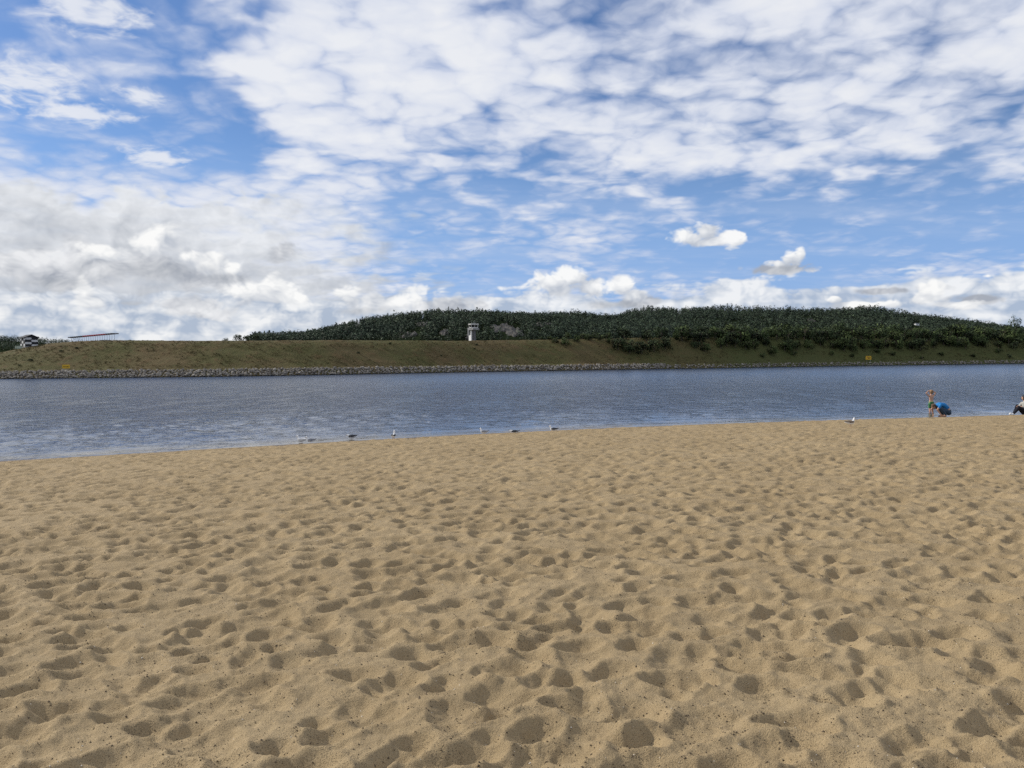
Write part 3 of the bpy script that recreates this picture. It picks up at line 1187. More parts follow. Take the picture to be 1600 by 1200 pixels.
SH_GREEN = [crown_mesh('crown', 200 + k, 620, 1.5 + 0.25 * (k % 3), 20, M_SHRUB, 0.13) for k in range(5)]
SH_DARK = [crown_mesh('crown', 220 + k, 680, 1.45 + 0.2 * k, 22, M_SHRUB_DARK, 0.13) for k in range(3)]
SH_PALE = [crown_mesh('crown', 240 + k, 480, 1.7, 16, M_SHRUB_PALE, 0.12) for k in range(2)]
TRUNKS = [trunk_mesh(300 + k, 1.5) for k in range(4)]


def plant(name, crown, px, s, size, label, group=None, cat='shrub', squash=1.0, sink=0.15, depth_p=None):
    p = Vector(bank_point(px, s)) if depth_p is None else depth_p
    root = empty(name, p, R4.uniform(0, 6.28), label, cat, group)
    root.scale = (size, size, size * squash)
    c = link_mesh('crown', crown, None, root)
    c.location.z = -sink
    link_mesh('trunk', TRUNKS[int(R4.integers(0, 4))], None, root)
    return root


THICKET = 'dense leafy shrubs on the right part of the far bank'
# right-hand thicket: rows of shrubs up the slope and along its crest
for row, (s0, lo, hi, p0, step) in enumerate([(27, 2.6, 3.9, 1060, 13), (20, 2.6, 3.9, 1065, 13), (14.5, 2.2, 3.4, 1090, 14), (40, 3.0, 4.2, 1240, 20)]):
    px = p0
    while px < 1660:
        crown = SH_GREEN[int(R4.integers(0, 5))] if R4.random() < 0.62 else SH_DARK[int(R4.integers(0, 3))]
        dk = crown in SH_DARK
        label = ('dark green' if dk else 'mid green') + ' bushy shrub ' + ['along the crest of the far bank in the long thicket', 'on the upper slope just below the crest in the long thicket', 'on the lower slope along the open foot of the long thicket', 'showing its top behind the crest row of the long thicket'][row]
        plant('shrub', crown, px + R4.normal(0, 4), s0 + R4.normal(0, 1.3), R4.uniform(lo, hi), label, THICKET + ', ' + ['crest row', 'upper slope', 'lower slope', 'behind the crest'][row] + (', dark ones' if dk else ', green ones'), squash=R4.uniform(0.75, 1.1))
        px += step * R4.uniform(0.7, 1.3)
# the darker clump that stands out at the thicket's start
for px, s, sz, crown in [(966, 15, 2.9, 0), (984, 13, 3.1, 1), (1003, 12, 3.0, 2), (1022, 13, 3.1, 0), (1040, 15, 2.9, 1), (975, 21, 3.0, 2), (1010, 20, 3.1, 1), (1034, 22, 3.3, 0)]:
    plant('shrub', SH_DARK[crown], px, s, sz, 'dark dense shrub in the lone clump left of the long thicket', 'dark shrubs of the lone clump', squash=1.0)
for px, s, sz in [(868, 20, 1.5), (884, 18, 2.1), (902, 20, 1.8), (920, 22, 1.8), (938, 21, 2.0), (952, 19, 1.6), (888, 24, 1.7), (845, 25, 1.0), (858, 24, 1.3), (910, 25, 1.8), (930, 26, 1.9), (948, 25, 2.0), (1058, 22, 2.0), (1072, 20, 1.9)]:
    plant('shrub', SH_GREEN[int(R4.integers(0, 5))], px, s, sz, 'low green shrub at the crest edge beside the lone dark clump', 'low shrubs beside the dark clump', squash=0.8)
for px, s, sz in [(1192, 8.5, 1.5), (1332, 8, 1.4), (1395, 9, 1.6), (1470, 9.5, 1.7), (1240, 10, 1.6), (1520, 8, 1.6), (1300, 9.5, 1.5), (1440, 7, 1.2), (1370, 11, 1.8), (1560, 11, 1.9)]:
    plant('shrub', SH_GREEN[int(R4.integers(0, 5))], px, s, sz, 'small low shrub on the slope below the thicket', 'small shrubs below the thicket', squash=0.7)
plant('shrub', SH_PALE[0], 1584, 13, 2.4, 'pale grey green bush standing out before the thicket below the tall tree', cat='shrub')
plant('shrub', SH_PALE[1], 1577, 7, 1.3, 'thin pale sapling just above the stones near the tall tree', cat='sapling')
for px, s, sz in [(30, 9, 0.5), (48, 12, 0.7), (96, 16, 0.6), (120, 18, 0.6), (560, 14, 0.6), (745, 19, 0.6), (742, 16, 0.5), (610, 20, 0.6), (690, 12, 0.5)]:
    plant('shrub', SH_DARK[int(R4.integers(0, 3))], px, s, sz, 'tiny dark bush on the open brown slope', 'tiny dark bushes on the brown slope', squash=0.6)

# lone tall tree on the right
tall = crown_mesh('crown', 260, 900, 2.3, 22, M_SHRUB_DARK, 0.10)
plant('deciduous_tree', tall, 1586, 44, 3.0, 'tall loose-crowned tree rising above the thicket against the sky', cat='tree', squash=1.9)
plant('deciduous_tree', SH_DARK[1], 1608, 48, 4.2, 'round dark tree next to the tall tree above the thicket', cat='tree', squash=1.0)
# first trees of the wood, at the left foot of the hill
for k, (px, py, d, sz) in enumerate([(372, 531, 640, 3.6), (352, 534, 640, 2.5), (384, 532, 660, 3.0), (400, 530, 680, 3.4)]):
    p = at(px, py, d)
    plant('deciduous_tree', SH_DARK[k % 3], 0, 0, sz, ['spreading tree standing clear of the wood at its left end', 'low rounded tree at the far left tip of the wood', 'dark tree joining the left end of the wood', 'tall dark tree where the wood begins on the left'][k], cat='tree', squash=1.0, depth_p=p - Vector((0, 0, 1.0)))

# ---------------------------------------------------------------- airfield things
M_PANEL = worn('dull_white_paint', (0.62, 0.61, 0.59), 0.7, amount=0.1)


def build_hut():
    base = Vector(bank_point(50.0, 25.0))
    base.z -= 0.15
    hut = empty('chequered_hut', base, math.radians(50), 'small black and white chequered hut with gable roof on the bank shoulder', 'hut')
    W, L, H = 3.3, 3.4, 2.55           # front width along x, depth along y, wall height
    MB().box(-W / 2, W / 2, 0, L, 0, H).build('wall', M_BLACK, hut)
    MB().prism([(-W / 2, H), (W / 2, H), (0, H + 0.75)], 0.002, L).build('gable', M_BLACK, hut)
    MB().prism([(-W / 2 - 0.35, H - 0.10), (0, H + 0.72), (W / 2 + 0.35, H - 0.10), (W / 2 + 0.35, H + 0.03), (0, H + 0.88), (-W / 2 - 0.35, H + 0.03)], -0.35, L + 0.35).build('roof', worn('dark_roof', (0.03, 0.03, 0.035), 0.8), hut)
    MB().box(-W / 2 - 0.06, W / 2 + 0.06, -0.05, L + 0.05, -0.6, 0.06).build('foundation', M_GREY, hut)
    rows, cols = 4, 2
    for i in range(cols):
        for j in range(rows):
            if (i + j) % 2 == 1:
                MB().box(-W / 2 + i * W / cols + .02, -W / 2 + (i + 1) * W / cols - .02, -0.03, 0.01, j * H / rows + 0.08, (j + 1) * H / rows).build('panel', M_PANEL, hut)
    for i in range(3):
        for j in range(3):
            if (i + j) % 2 == 0:
                MB().box(-W / 2 - 0.03, -W / 2 + 0.01, i * L / 3 + .02, (i + 1) * L / 3 - .02, j * H / 3 + 0.08, (j + 1) * H / 3 - 0.02).build('panel', M_PANEL, hut)
    cab = empty('equipment_cabinet', Vector(bank_point(33.0, 24.0)) - Vector((0, 0, 0.1)), 0.3, 'low pale green cabinet beside the chequered hut', 'cabinet')
    g = worn('pale_green_paint', (0.42, 0.46, 0.36), 0.6)
    MB().box(-0.9, 0.3, -0.3, 0.3, 0, 0.75).build('body', g, cab)
    MB().box(-0.95, 0.35, -0.35, 0.35, 0.75, 0.82).build('lid', g, cab)
    MB().box(-1.35, -1.05, -0.2, 0.2, 0, 0.8).build('side_box', g, cab)
    p = empty('marker_post', Vector(bank_point(76.5, 25.0)), 0, 'thin pale post standing alone between hut and antenna row', 'post')
    MB().tube([(0, 0, -0.2), (0, 0, 1.1)], 0.07, 8).build('shaft', M_WHITE, p)
    MB().tube([(0, 0, 1.1), (0, 0, 1.18)], [0.09, 0.06], 8).build('cap', M_GREY, p)


def build_antenna():
    r = at(180, 521.6, 258)
    l = at(110, 527.2, 290)
    r.z = l.z = (r.z + l.z) / 2
    d = (l - r)
    n = 20
    base = r.copy()
    gz = 9.9
    root = empty('antenna_array', (base.x, base.y, gz), 0, 'long red and grey antenna row on thin posts along the bank top', 'antenna array')
    H = r.z - gz
    axis = d.normalized()
    side = Vector((-axis.y, axis.x, 0))
    M_DK = worn('dark_grey_metal', (0.07, 0.07, 0.08), 0.6)
    for k in range(n):
        c = axis * (d.length * (k + 0.3) / n)
        pt = MB().tube([(c.x, c.y, -0.3), (c.x, c.y, H)], 0.045, 6).build('post', M_STEEL, root)
        MB().tube([(c.x + side.x * 1.0, c.y + side.y * 1.0, 0), (c.x, c.y, H * 0.55)], 0.03, 6).build('brace', M_STEEL, pt)
        a, b = c - side * 1.25, c + side * 1.25
        el = MB().tube([(a.x, a.y, H + 0.02), (b.x, b.y, H + 0.02)], 0.17, 6)
        for q in range(5):
            e = a.lerp(b, (q + 0.5) / 5)
            w = 0.55 - 0.08 * q
            el.tube([(e.x - axis.x * w, e.y - axis.y * w, H + 0.02), (e.x + axis.x * w, e.y + axis.y * w, H + 0.02)], 0.05, 5)
        el.build('antenna', M_RED if 3 <= k <= 12 else M_DK, root)
    e = axis * d.length
    MB().tube([(0 - axis.x * .5, 0 - axis.y * .5, H - 0.14), (e.x, e.y, H - 0.14)], 0.07, 6).build('walkway_rail', M_DK, root)


def build_tower():
    p = at(739, 530, 600)
    z0 = 8.5
    p.z = z0
    t = empty('control_tower', p, math.radians(-50), 'white and grey airport control tower with glazed cab before the wooded hill', 'control tower')
    k = 600 / FPX                               # metres per photograph pixel there
    top = at(739, 506, 600).z - z0
    cab0, cab1 = top - 6.8 * k, top - 1.6 * k
    # stem: white flared fin on the sunny side, grey shaft behind it
    MB().prism([(-2.4, 0), (0.5, 0), (0.5, cab0 - 1.27), (0.15, cab0 - 1.27), (-0.2, 14.6), (-0.9, 14.3), (-2.4, 13.9)], -2.0, 1.2).build('fin', M_WHITE, t)
    MB().box(0.52, 2.1, -1.0, 1.0, 0, cab0 - 1.3).build('shaft', worn('dark_concrete', (0.15, 0.15, 0.155), 0.85, scale=0.6), t)
    MB().box(1.0, 1.6, -1.06, -0.95, 10.5, cab0 * 0.8).build('shaft_window', M_GLASS, t)
    MB().box(-2.6, 3.6, -2.6, 3.0, cab0 - 1.25, cab0).build('gallery_floor', M_GREY, t)
    MB().box(-4.3, -2.62, -1.6, 1.6, 14.0, cab0 + 0.5).build('lift_annex', worn('grey_cladding', (0.17, 0.18, 0.19), 0.7, scale=0.5), t)
    n = 8
    def ring(r, z, cx=0.6): return [(cx + r * math.cos(2 * math.pi * (i + .5) / n), 0.2 + r * math.sin(2 * math.pi * (i + .5) / n), z) for i in range(n)]
    sill = MB()
    sill.add(ring(3.3, cab0) + ring(3.3, cab0 + 0.55), [tuple(range(n))[::-1], tuple(range(n, 2 * n))] + [(i, (i + 1) % n, n + (i + 1) % n, n + i) for i in range(n)])
    sill.build('cab_sill', M_PANEL, t)
    lo, hi = ring(3.15, cab0 + 0.55), ring(3.45, cab1)
    cab = MB().add(ring(2.6, cab0 + 0.55) + ring(2.8, cab1), [(i, (i + 1) % n, n + (i + 1) % n, n + i) for i in range(n)]).build('cab_core', M_BLACK, t)
    for i in range(n):
        j = (i + 1) % n
        g = MB()
        g.add([lo[i], lo[j], hi[j], hi[i]], [(0, 1, 2, 3)])
        g.add([tuple(Vector(q) * 0.0 + Vector((q[0] * 0.97, q[1] * 0.97, q[2]))) for q in (lo[i], lo[j], hi[j], hi[i])], [(3, 2, 1, 0)])
        w = g.build('window', M_GLASS, t)
        MB().tube([lo[i], hi[i]], 0.13, 6).build('mullion', M_WHITE, w)
    rf = MB().add(ring(3.9, cab1) + ring(3.9, cab1 + 0.75), [tuple(range(n))[::-1], tuple(range(n, 2 * n))] + [(i, (i + 1) % n, n + (i + 1) % n, n + i) for i in range(n)]).build('roof', M_PANEL, t)
    for x, hgt in ((-1.5, 1.9), (0.8, 1.3), (2.6, 2.3), (1.7, 1.0)):
        MB().tube([(x, 0, cab1 + 0.7), (x, 0, cab1 + 0.75 + hgt)], 0.06, 6).build('aerial', M_STEEL, rf)


def build_sign(px, s, w, h, label, art):
    p = Vector(bank_point(px, s))
    p.z -= 0.1
    root = empty('warning_sign', p, -math.atan2(p.x, p.y) * 0.7, label, 'sign')
    z0 = 0.75
    for x in (-w * 0.36, w * 0.36):
        MB().tube([(x, 0.09, -0.3), (x, 0.09, z0 + h * 0.9)], 0.05, 8).build('post', M_STEEL, root)
    b = MB().box(-w / 2, w / 2, -0.03, 0.03, z0, z0 + h).build('board', M_YELLOW, root)
    if art == 'line':
        MB().box(-w * 0.40, w * 0.36, -0.045, -0.034, z0 + h * 0.34, z0 + h * 0.50).build('dark_bar', worn('dark_brown_print', (0.10, 0.065, 0.01), 0.7), b)
    else:
        pr = worn('orange_print', (0.45, 0.16, 0.05), 0.7)
        MB().prism([(-w * .30, z0 + h * .85), (-w * .12, z0 + h * .85), (w * .02, z0 + h * .30), (-w * .12, z0 + h * .30)], -0.045, -0.034).build('orange_stroke', pr, b)
        ringm = MB()
        m_, R_, r_ = 18, h * 0.26, h * 0.15
        cx, cz = w * 0.17, z0 + h * 0.5
        vs = [(cx + q * math.cos(2 * math.pi * i / m_), -0.045, cz + q * math.sin(2 * math.pi * i / m_)) for q in (R_, r_) for i in range(m_)]
        ringm.add(vs, [(i, (i + 1) % m_, m_ + (i + 1) % m_, m_ + i) for i in range(m_)])
        ringm.build('dark_ring', worn('olive_print', (0.16, 0.11, 0.015), 0.7), b)


def build_cabin():
    ox, oy = 1433, 508
    tt = np.linspace(0.02, 0.9, 600)
    P = hill_point(np.full(600, ox), tt, RIDGE_FAR, 900, 2000, 8)
    row = 574 - 0.00995 * ox - (P[:, 2] - CAM_Z) / P[:, 1] * FPX
    p = Vector(P[int(np.argmin(np.abs(row - oy)))])
    k = p.y / FPX
    c = empty('white_cabin', p, 0, 'tiny white cabin shining out of the dark wood on the ridge', 'cabin')
    w, h = 3.1 * k, 2.6 * k
    MB().box(-w, w, -2, 4, -1.5, h).build('wall', M_WHITE, c)
    MB().prism([(-w - 0.4, h + 0.01), (w + 0.4, h + 0.01), (w + 0.4, h + 0.25), (0, h + 1.2), (-w - 0.4, h + 0.25)], -2.6, 4.6).build('roof', M_BLACK, c)
    MB().box(-0.35, 0.35, -2.06, -1.98, 0.4, h * 0.7).build('door', M_GREY, c)


build_hut()
build_antenna()
build_tower()
build_sign(103, 4.6, 1.75, 0.95, 'yellow notice board with a dark bar above the stones near the hut end', 'line')
build_sign(1357, 4.4, 2.2, 1.6, 'yellow notice board with orange and dark print below the thicket', 'ring')
build_cabin()
for k, px in enumerate((1426, 1441)):
    p = empty('stake', Vector(bank_point(px, 4.6)), 0, ['short thin wooden stake above the stones, next to a taller one', 'taller thin wooden stake above the stones, below the thicket'][k], 'stake')
    MB().tube([(0, 0, -0.3), (0.03, 0, 1.7 + 0.6 * k)], [0.06, 0.05], 6).build('shaft', M_WOOD, p)
    MB().tube([(0.03, 0, 1.7 + 0.6 * k), (0.03, 0, 1.8 + 0.6 * k)], [0.05, 0.01], 6).build('tip', M_WOOD, p)


# ---------------------------------------------------------------- bodies
def body_mesh(name, chains, voxel, ratio=None, smooth_it=2):
    """one continuous skin over tapered limbs: chains of [(point, radius), ...]; a radius may be (rx, ry, rz)"""
    bm = bmesh.new()
    def ball(p, r):
        mt = Matrix.Translation(p)
        if isinstance(r, tuple):
            mt = mt @ Matrix.Diagonal((*r, 1))
            bmesh.ops.create_icosphere(bm, subdivisions=3, radius=1.0, matrix=mt)
        else:
            bmesh.ops.create_icosphere(bm, subdivisions=2, radius=r, matrix=mt)
    for ch in chains:
        for i, (p, r) in enumerate(ch):
            ball(Vector(p), r)
            if i:
                p0, r0 = Vector(ch[i - 1][0]), ch[i - 1][1]
                d = Vector(p) - p0
                n = max(1, int(d.length / (voxel * 1.6)))
                for j in range(1, n):
                    t = j / n
                    if isinstance(r, tuple) or isinstance(r0, tuple):
                        a = r0 if isinstance(r0, tuple) else (r0,) * 3
                        b = r if isinstance(r, tuple) else (r,) * 3
                        rr = tuple(a[q] * (1 - t) + b[q] * t for q in range(3))
                    else:
                        rr = r0 * (1 - t) + r * t
                    ball(p0 + d * t, rr)
    me = bpy.data.meshes.new(name)
    bm.to_mesh(me)
    bm.free()
    tmp = bpy.data.objects.new(name + '_tmp', me)
    COL.objects.link(tmp)
    md = tmp.modifiers.new('remesh', 'REMESH')
    md.mode = 'VOXEL'
    md.voxel_size = voxel
    sm = tmp.modifiers.new('smooth', 'SMOOTH')
    sm.iterations = smooth_it
    sm.factor = 0.5
    if ratio:
        dc = tmp.modifiers.new('decimate', 'DECIMATE')
        dc.ratio = ratio
    dg = bpy.context.evaluated_depsgraph_get()
    out = bpy.data.meshes.new_from_object(tmp.evaluated_get(dg))
    out.name = name
    bpy.data.objects.remove(tmp)
    bpy.data.meshes.remove(me)
    out.polygons.foreach_set('use_smooth', [True] * len(out.polygons))
    out.materials.clear()
    return out


def hand(wrist, palm_dir, finger_dir, thumb_dir, scale=1.0, curl=0.35):
    """chains for a palm, four unequal bent fingers and a thumb leaving the side of the palm"""
    w, f, t = Vector(wrist), Vector(finger_dir).normalized(), Vector(thumb_dir).normalized()
    t = (t - f * t.dot(f)).normalized()
    nrm = Vector(palm_dir).normalized()
    k = scale
    pc = w + f * 0.045 * k
    ch = [[(w, 0.021 * k), (pc, 0.024 * k)]]
    for i, ln in enumerate((0.070, 0.078, 0.072, 0.056)):
        off = t * (0.027 - 0.018 * i) * k
        b = w + f * 0.075 * k + off
        ch.append([(pc + off * 0.9, 0.014 * k), (b, 0.0105 * k)])
        m1 = b + (f * (1 - curl * 0.3) + nrm * curl * 0.5).normalized() * ln * 0.5 * k
        m2 = m1 + (f * (1 - curl) + nrm * curl).normalized() * ln * 0.5 * k
        ch.append([(b, 0.0105 * k), (m1, 0.0090 * k), (m2, 0.0075 * k)])
    tb = w + f * 0.02 * k + t * 0.022 * k
    t1 = tb + (t * 0.7 + f * 0.6).normalized() * 0.032 * k
    ch.append([(tb, 0.014 * k), (t1, 0.0105 * k), (t1 + (f * 0.8 + nrm * 0.4 + t * 0.2).normalized() * 0.03 * k, 0.009 * k)])
    return ch


M_SKIN = worn('skin', (0.52, 0.30, 0.20), 0.55, 0.3, amount=0.06)
M_SKIN2 = worn('tanned_skin', (0.46, 0.26, 0.17), 0.55, 0.3, amount=0.06)
M_HAIR = worn('brown_hair', (0.10, 0.055, 0.03), 0.6)
M_FAIR = worn('fair_brown_hair', (0.27, 0.16, 0.08), 0.6)
M_DARKHAIR = worn('dark_hair', (0.015, 0.012, 0.012), 0.5)
M_GSHORT = worn('green_swim_cloth', (0.05, 0.16, 0.06), 0.8, amount=0.5, scale=9)
M_BLUE = worn('blue_shirt_cloth', (0.02, 0.17, 0.42), 0.85, amount=0.12)
M_JEAN = worn('slate_trouser_cloth', (0.040, 0.065, 0.095), 0.9, amount=0.2)
M_NAVY = worn('dark_trouser_cloth', (0.010, 0.011, 0.018), 0.9)
M_JACKET = worn('pale_grey_jacket_cloth', (0.40, 0.39, 0.35), 0.9, amount=0.08, scale=4)
M_SHOE = worn('white_shoe', (0.72, 0.72, 0.70), 0.6, amount=0.06)
M_EYE = material('dark_eye', (0.02, 0.015, 0.012), 0.2, 0.5)[0]
M_LIP = worn('lips', (0.42, 0.17, 0.14), 0.5)


def face(parent, head, fwd_dir, up_dir, r):
    """eyes and mouth set on the head's surface"""
    f, u = Vector(fwd_dir).normalized(), Vector(up_dir).normalized()
    s = f.cross(u)
    for k in (-1, 1):
        me = bpy.data.meshes.new('eye')
        bm = bmesh.new()
        bmesh.ops.create_uvsphere(bm, u_segments=10, v_segments=8, radius=0.013, matrix=Matrix.Translation(Vector(head) + f * r * 0.84 + s * k * r * 0.36 + u * r * 0.06))
        bm.to_mesh(me); bm.free()
        link_mesh('eye', me, M_EYE, parent)
    c = Vector(head) + f * r * 0.90 - u * r * 0.52
    MB().tube([c - s * 0.024 - f * 0.006, c, c + s * 0.024 - f * 0.006], [0.004, 0.007, 0.004], 6).build('mouth', M_LIP, parent)


def head_chain(head, f, u, r):
    f, u = Vector(f).normalized(), Vector(u).normalized()
    s = f.cross(u)
    h = Vector(head)
    ch = [[(h + u * r * 0.18, r * 0.98), (h - u * r * 0.35 + f * r * 0.18, r * 0.74), (h - u * r * 0.72 + f * r * 0.32, r * 0.42)]]
    ch.append([(h + f * r * 0.95 - u * r * 0.05, r * 0.10), (h + f * r * 1.06 - u * r * 0.28, r * 0.14)])           # nose
    for k in (-1, 1):
        ch.append([(h + s * k * r * 0.95 + u * r * 0.05, r * 0.17), (h + s * k * r * 0.98 - u * r * 0.2, r * 0.14)])   # ears
    return ch


def build_child():
    # stands in the shallows with both hands on the head, back to the beach
    w = on_z(1455.0, 643.5, 0.0)
    gz = float(beach_z(w.x, w.y))
    root = empty('person', (w.x, w.y, gz), math.radians(8), 'bare-backed child in green swim shorts standing in the shallows, hands on head', 'person')
    D = -gz                                      # water depth there
    H = 1.20 + D                                 # head top
    k = H / 1.25
    V = lambda x, y, z: (x * k, y * k, z * k)
    hd = Vector(V(0.01, 0.02, 1.135))
    f, u = Vector((0.05, 1, -0.05)), Vector((0, 0.05, 1))
    ch = [[(V(0, 0, 0.62), (0.105 * k, 0.075 * k, 0.08 * k)), (V(0, 0.005, 0.76), (0.092 * k, 0.062 * k, 0.07 * k)), (V(0, 0, 0.90), (0.112 * k, 0.068 * k, 0.08 * k)), (V(0, 0, 0.965), (0.10 * k, 0.055 * k, 0.05 * k))],
          [(V(0, 0, 0.97), 0.045 * k), (V(0.005, 0.01, 1.06), 0.042 * k)]]
    ch += head_chain(hd, f, u, 0.092 * k)
    for sx in (-1, 1):
        ch.append([(V(0.06 * sx, 0, 0.60), 0.072 * k), (V(0.068 * sx, 0.012, 0.34), 0.048 * k), (V(0.07 * sx, -0.012, 0.22), 0.044 * k), (V(0.072 * sx, 0, 0.06), 0.028 * k)])
        ch.append([(V(0.072 * sx, -0.01, 0.03), 0.028 * k), (V(0.08 * sx, 0.09, 0.018), 0.02 * k), (V(0.083 * sx, 0.13, 0.014), 0.015 * k)])
        sh, elb = V(0.115 * sx, 0, 0.945), V(0.245 * sx, 0.03, 1.085)
        wr = V(0.10 * sx, 0.05, 1.20)
        ch.append([(V(0.07 * sx, 0, 0.94), 0.05 * k), (sh, 0.042 * k), (elb, 0.029 * k)])
        ch.append([(elb, 0.029 * k), (wr, 0.021 * k)])
        ch += hand(wr, (-0.2 * sx, 0, -1), (-0.9 * sx, 0.15, 0.25), (0, -1, 0), 0.72 * k, 0.45)
    o = link_mesh('body', body_mesh('body', ch, 0.008, 0.35), M_SKIN, root)
    sh = [[(V(0, 0, 0.655), (0.113 * k, 0.083 * k, 0.03 * k)), (V(0, 0, 0.60), (0.118 * k, 0.090 * k, 0.05 * k))]]
    for sx in (-1, 1):
        sh.append([(V(0.062 * sx, 0, 0.58), 0.082 * k), (V(0.070 * sx, 0.01, 0.42), 0.074 * k)])
    s = link_mesh('swim_shorts', body_mesh('swim_shorts', sh, 0.010, 0.4), M_GSHORT, root)
    b = MB().tube([V(0.118 * math.cos(a), 0.088 * math.sin(a), 0.672) for a in [i * 2 * math.pi / 20 for i in range(21)]], 0.008 * k, 5)
    b.build('waistband', worn('light_green_band', (0.22, 0.42, 0.12), 0.8), s)
    hair = [[(tuple(hd + Vector(V(0, -0.012, 0.035))), (0.094 * k, 0.092 * k, 0.078 * k)), (tuple(hd + Vector(V(0, -0.035, -0.02))), (0.086 * k, 0.066 * k, 0.07 * k))]]
    link_mesh('hair', body_mesh('hair', hair, 0.010, 0.5), M_FAIR, root)
    face(root, hd, f, u, 0.092 * k)


def build_adult():
    # crouches at the water's edge facing left, back rounded, one arm down to the sand
    w = on_z(1472.0, 650.0, 0.03)
    root = empty('person', (w.x, w.y, float(beach_z(w.x, w.y)) + 0.01), math.radians(4), 'crouching adult in blue shirt and dark trousers reaching down at the water edge', 'person')
    # local: -x is the way the person faces
    hd = Vector((-0.33, 0.16, 0.50))
    f, u = Vector((-0.62, 0.25, -0.72)), Vector((-0.74, 0.0, 0.67))
    ch = [[((0.30, 0.02, 0.24), (0.15, 0.17, 0.13)), ((0.24, 0.02, 0.40), (0.13, 0.16, 0.13)), ((0.08, 0.03, 0.55), (0.13, 0.17, 0.12)), ((-0.10, 0.04, 0.58), (0.13, 0.18, 0.11)), ((-0.17, 0.05, 0.57), (0.09, 0.16, 0.09))],
          [((-0.20, 0.07, 0.58), 0.058), (tuple(hd - u * 0.06), 0.055)]]
    ch += head_chain(hd, f, u, 0.112)
    for sy, kx, fx in ((-1, -0.22, -0.02), (1, -0.16, 0.06)):
        knee = (kx, 0.19 * sy, 0.44)
        ch.append([((0.28, 0.10 * sy, 0.20), 0.115), (knee, 0.070)])
        ch.append([(knee, 0.068), ((kx * 0.3 + fx * 0.6 + 0.06, 0.19 * sy, 0.24), 0.062), ((fx + 0.08, 0.18 * sy, 0.07), 0.042)])
        ch.append([((fx + 0.10, 0.18 * sy, 0.045), 0.042), ((fx - 0.05, 0.19 * sy, 0.032), 0.036), ((fx - 0.13, 0.19 * sy, 0.024), 0.024)])
    # near arm reaches down beside the knee, far arm toward the child
    a1 = [(-0.17, -0.16, 0.56), (-0.40, -0.26, 0.36), (-0.24, -0.30, 0.12)]
    ch.append([(a1[0], 0.062), (a1[1], 0.043)]); ch.append([(a1[1], 0.042), (a1[2], 0.029)])
    ch += hand(a1[2], (0.5, 0.3, -0.5), (0.45, -0.05, -0.75), (-0.6, 0.3, 0), 0.95, 0.4)
    a2 = [(-0.17, 0.24, 0.57), (-0.34, 0.34, 0.36), (-0.27, 0.30, 0.12)]
    ch.append([(a2[0], 0.062), (a2[1], 0.043)]); ch.append([(a2[1], 0.042), (a2[2], 0.029)])
    ch += hand(a2[2], (0.5, -0.3, -0.5), (-0.2, 0.0, -0.9), (0.2, -0.8, 0), 0.95, 0.4)
    link_mesh('body', body_mesh('body', ch, 0.009, 0.3), M_SKIN2, root)
    st = [[((0.21, 0.02, 0.44), (0.145, 0.180, 0.125)), ((0.08, 0.03, 0.56), (0.145, 0.188, 0.130)), ((-0.10, 0.04, 0.59), (0.145, 0.198, 0.122)), ((-0.17, 0.05, 0.58), (0.10, 0.178, 0.10))],
          [((-0.16, -0.14, 0.57), 0.080), ((-0.29, -0.215, 0.45), 0.066)], [((-0.16, 0.22, 0.57), 0.080), ((-0.28, 0.30, 0.45), 0.066)]]
    link_mesh('shirt', body_mesh('shirt', st, 0.012, 0.4), M_BLUE, root)
    tr = [[((0.30, 0.02, 0.20), (0.165, 0.185, 0.12)), ((0.31, 0.02, 0.30), (0.14, 0.175, 0.08))]]
    for sy, kx, fx in ((-1, -0.22, -0.02), (1, -0.16, 0.06)):
        tr.append([((0.28, 0.10 * sy, 0.20), 0.130), ((kx, 0.19 * sy, 0.44), 0.084)])
        tr.append([((kx, 0.19 * sy, 0.44), 0.082), ((kx * 0.3 + fx * 0.6 + 0.06, 0.19 * sy, 0.24), 0.076), ((fx + 0.08, 0.18 * sy, 0.12), 0.062)])
    link_mesh('trousers', body_mesh('trousers', tr, 0.012, 0.4), M_JEAN, root)
    hair = [[(tuple(hd + u * 0.045 - f * 0.02), (0.112, 0.112, 0.10)), (tuple(hd - f * 0.06 - u * 0.02), (0.095, 0.10, 0.09))]]
    link_mesh('hair', body_mesh('hair', hair, 0.012, 0.5), M_HAIR, root)
    face(root, hd, f, u, 0.112)


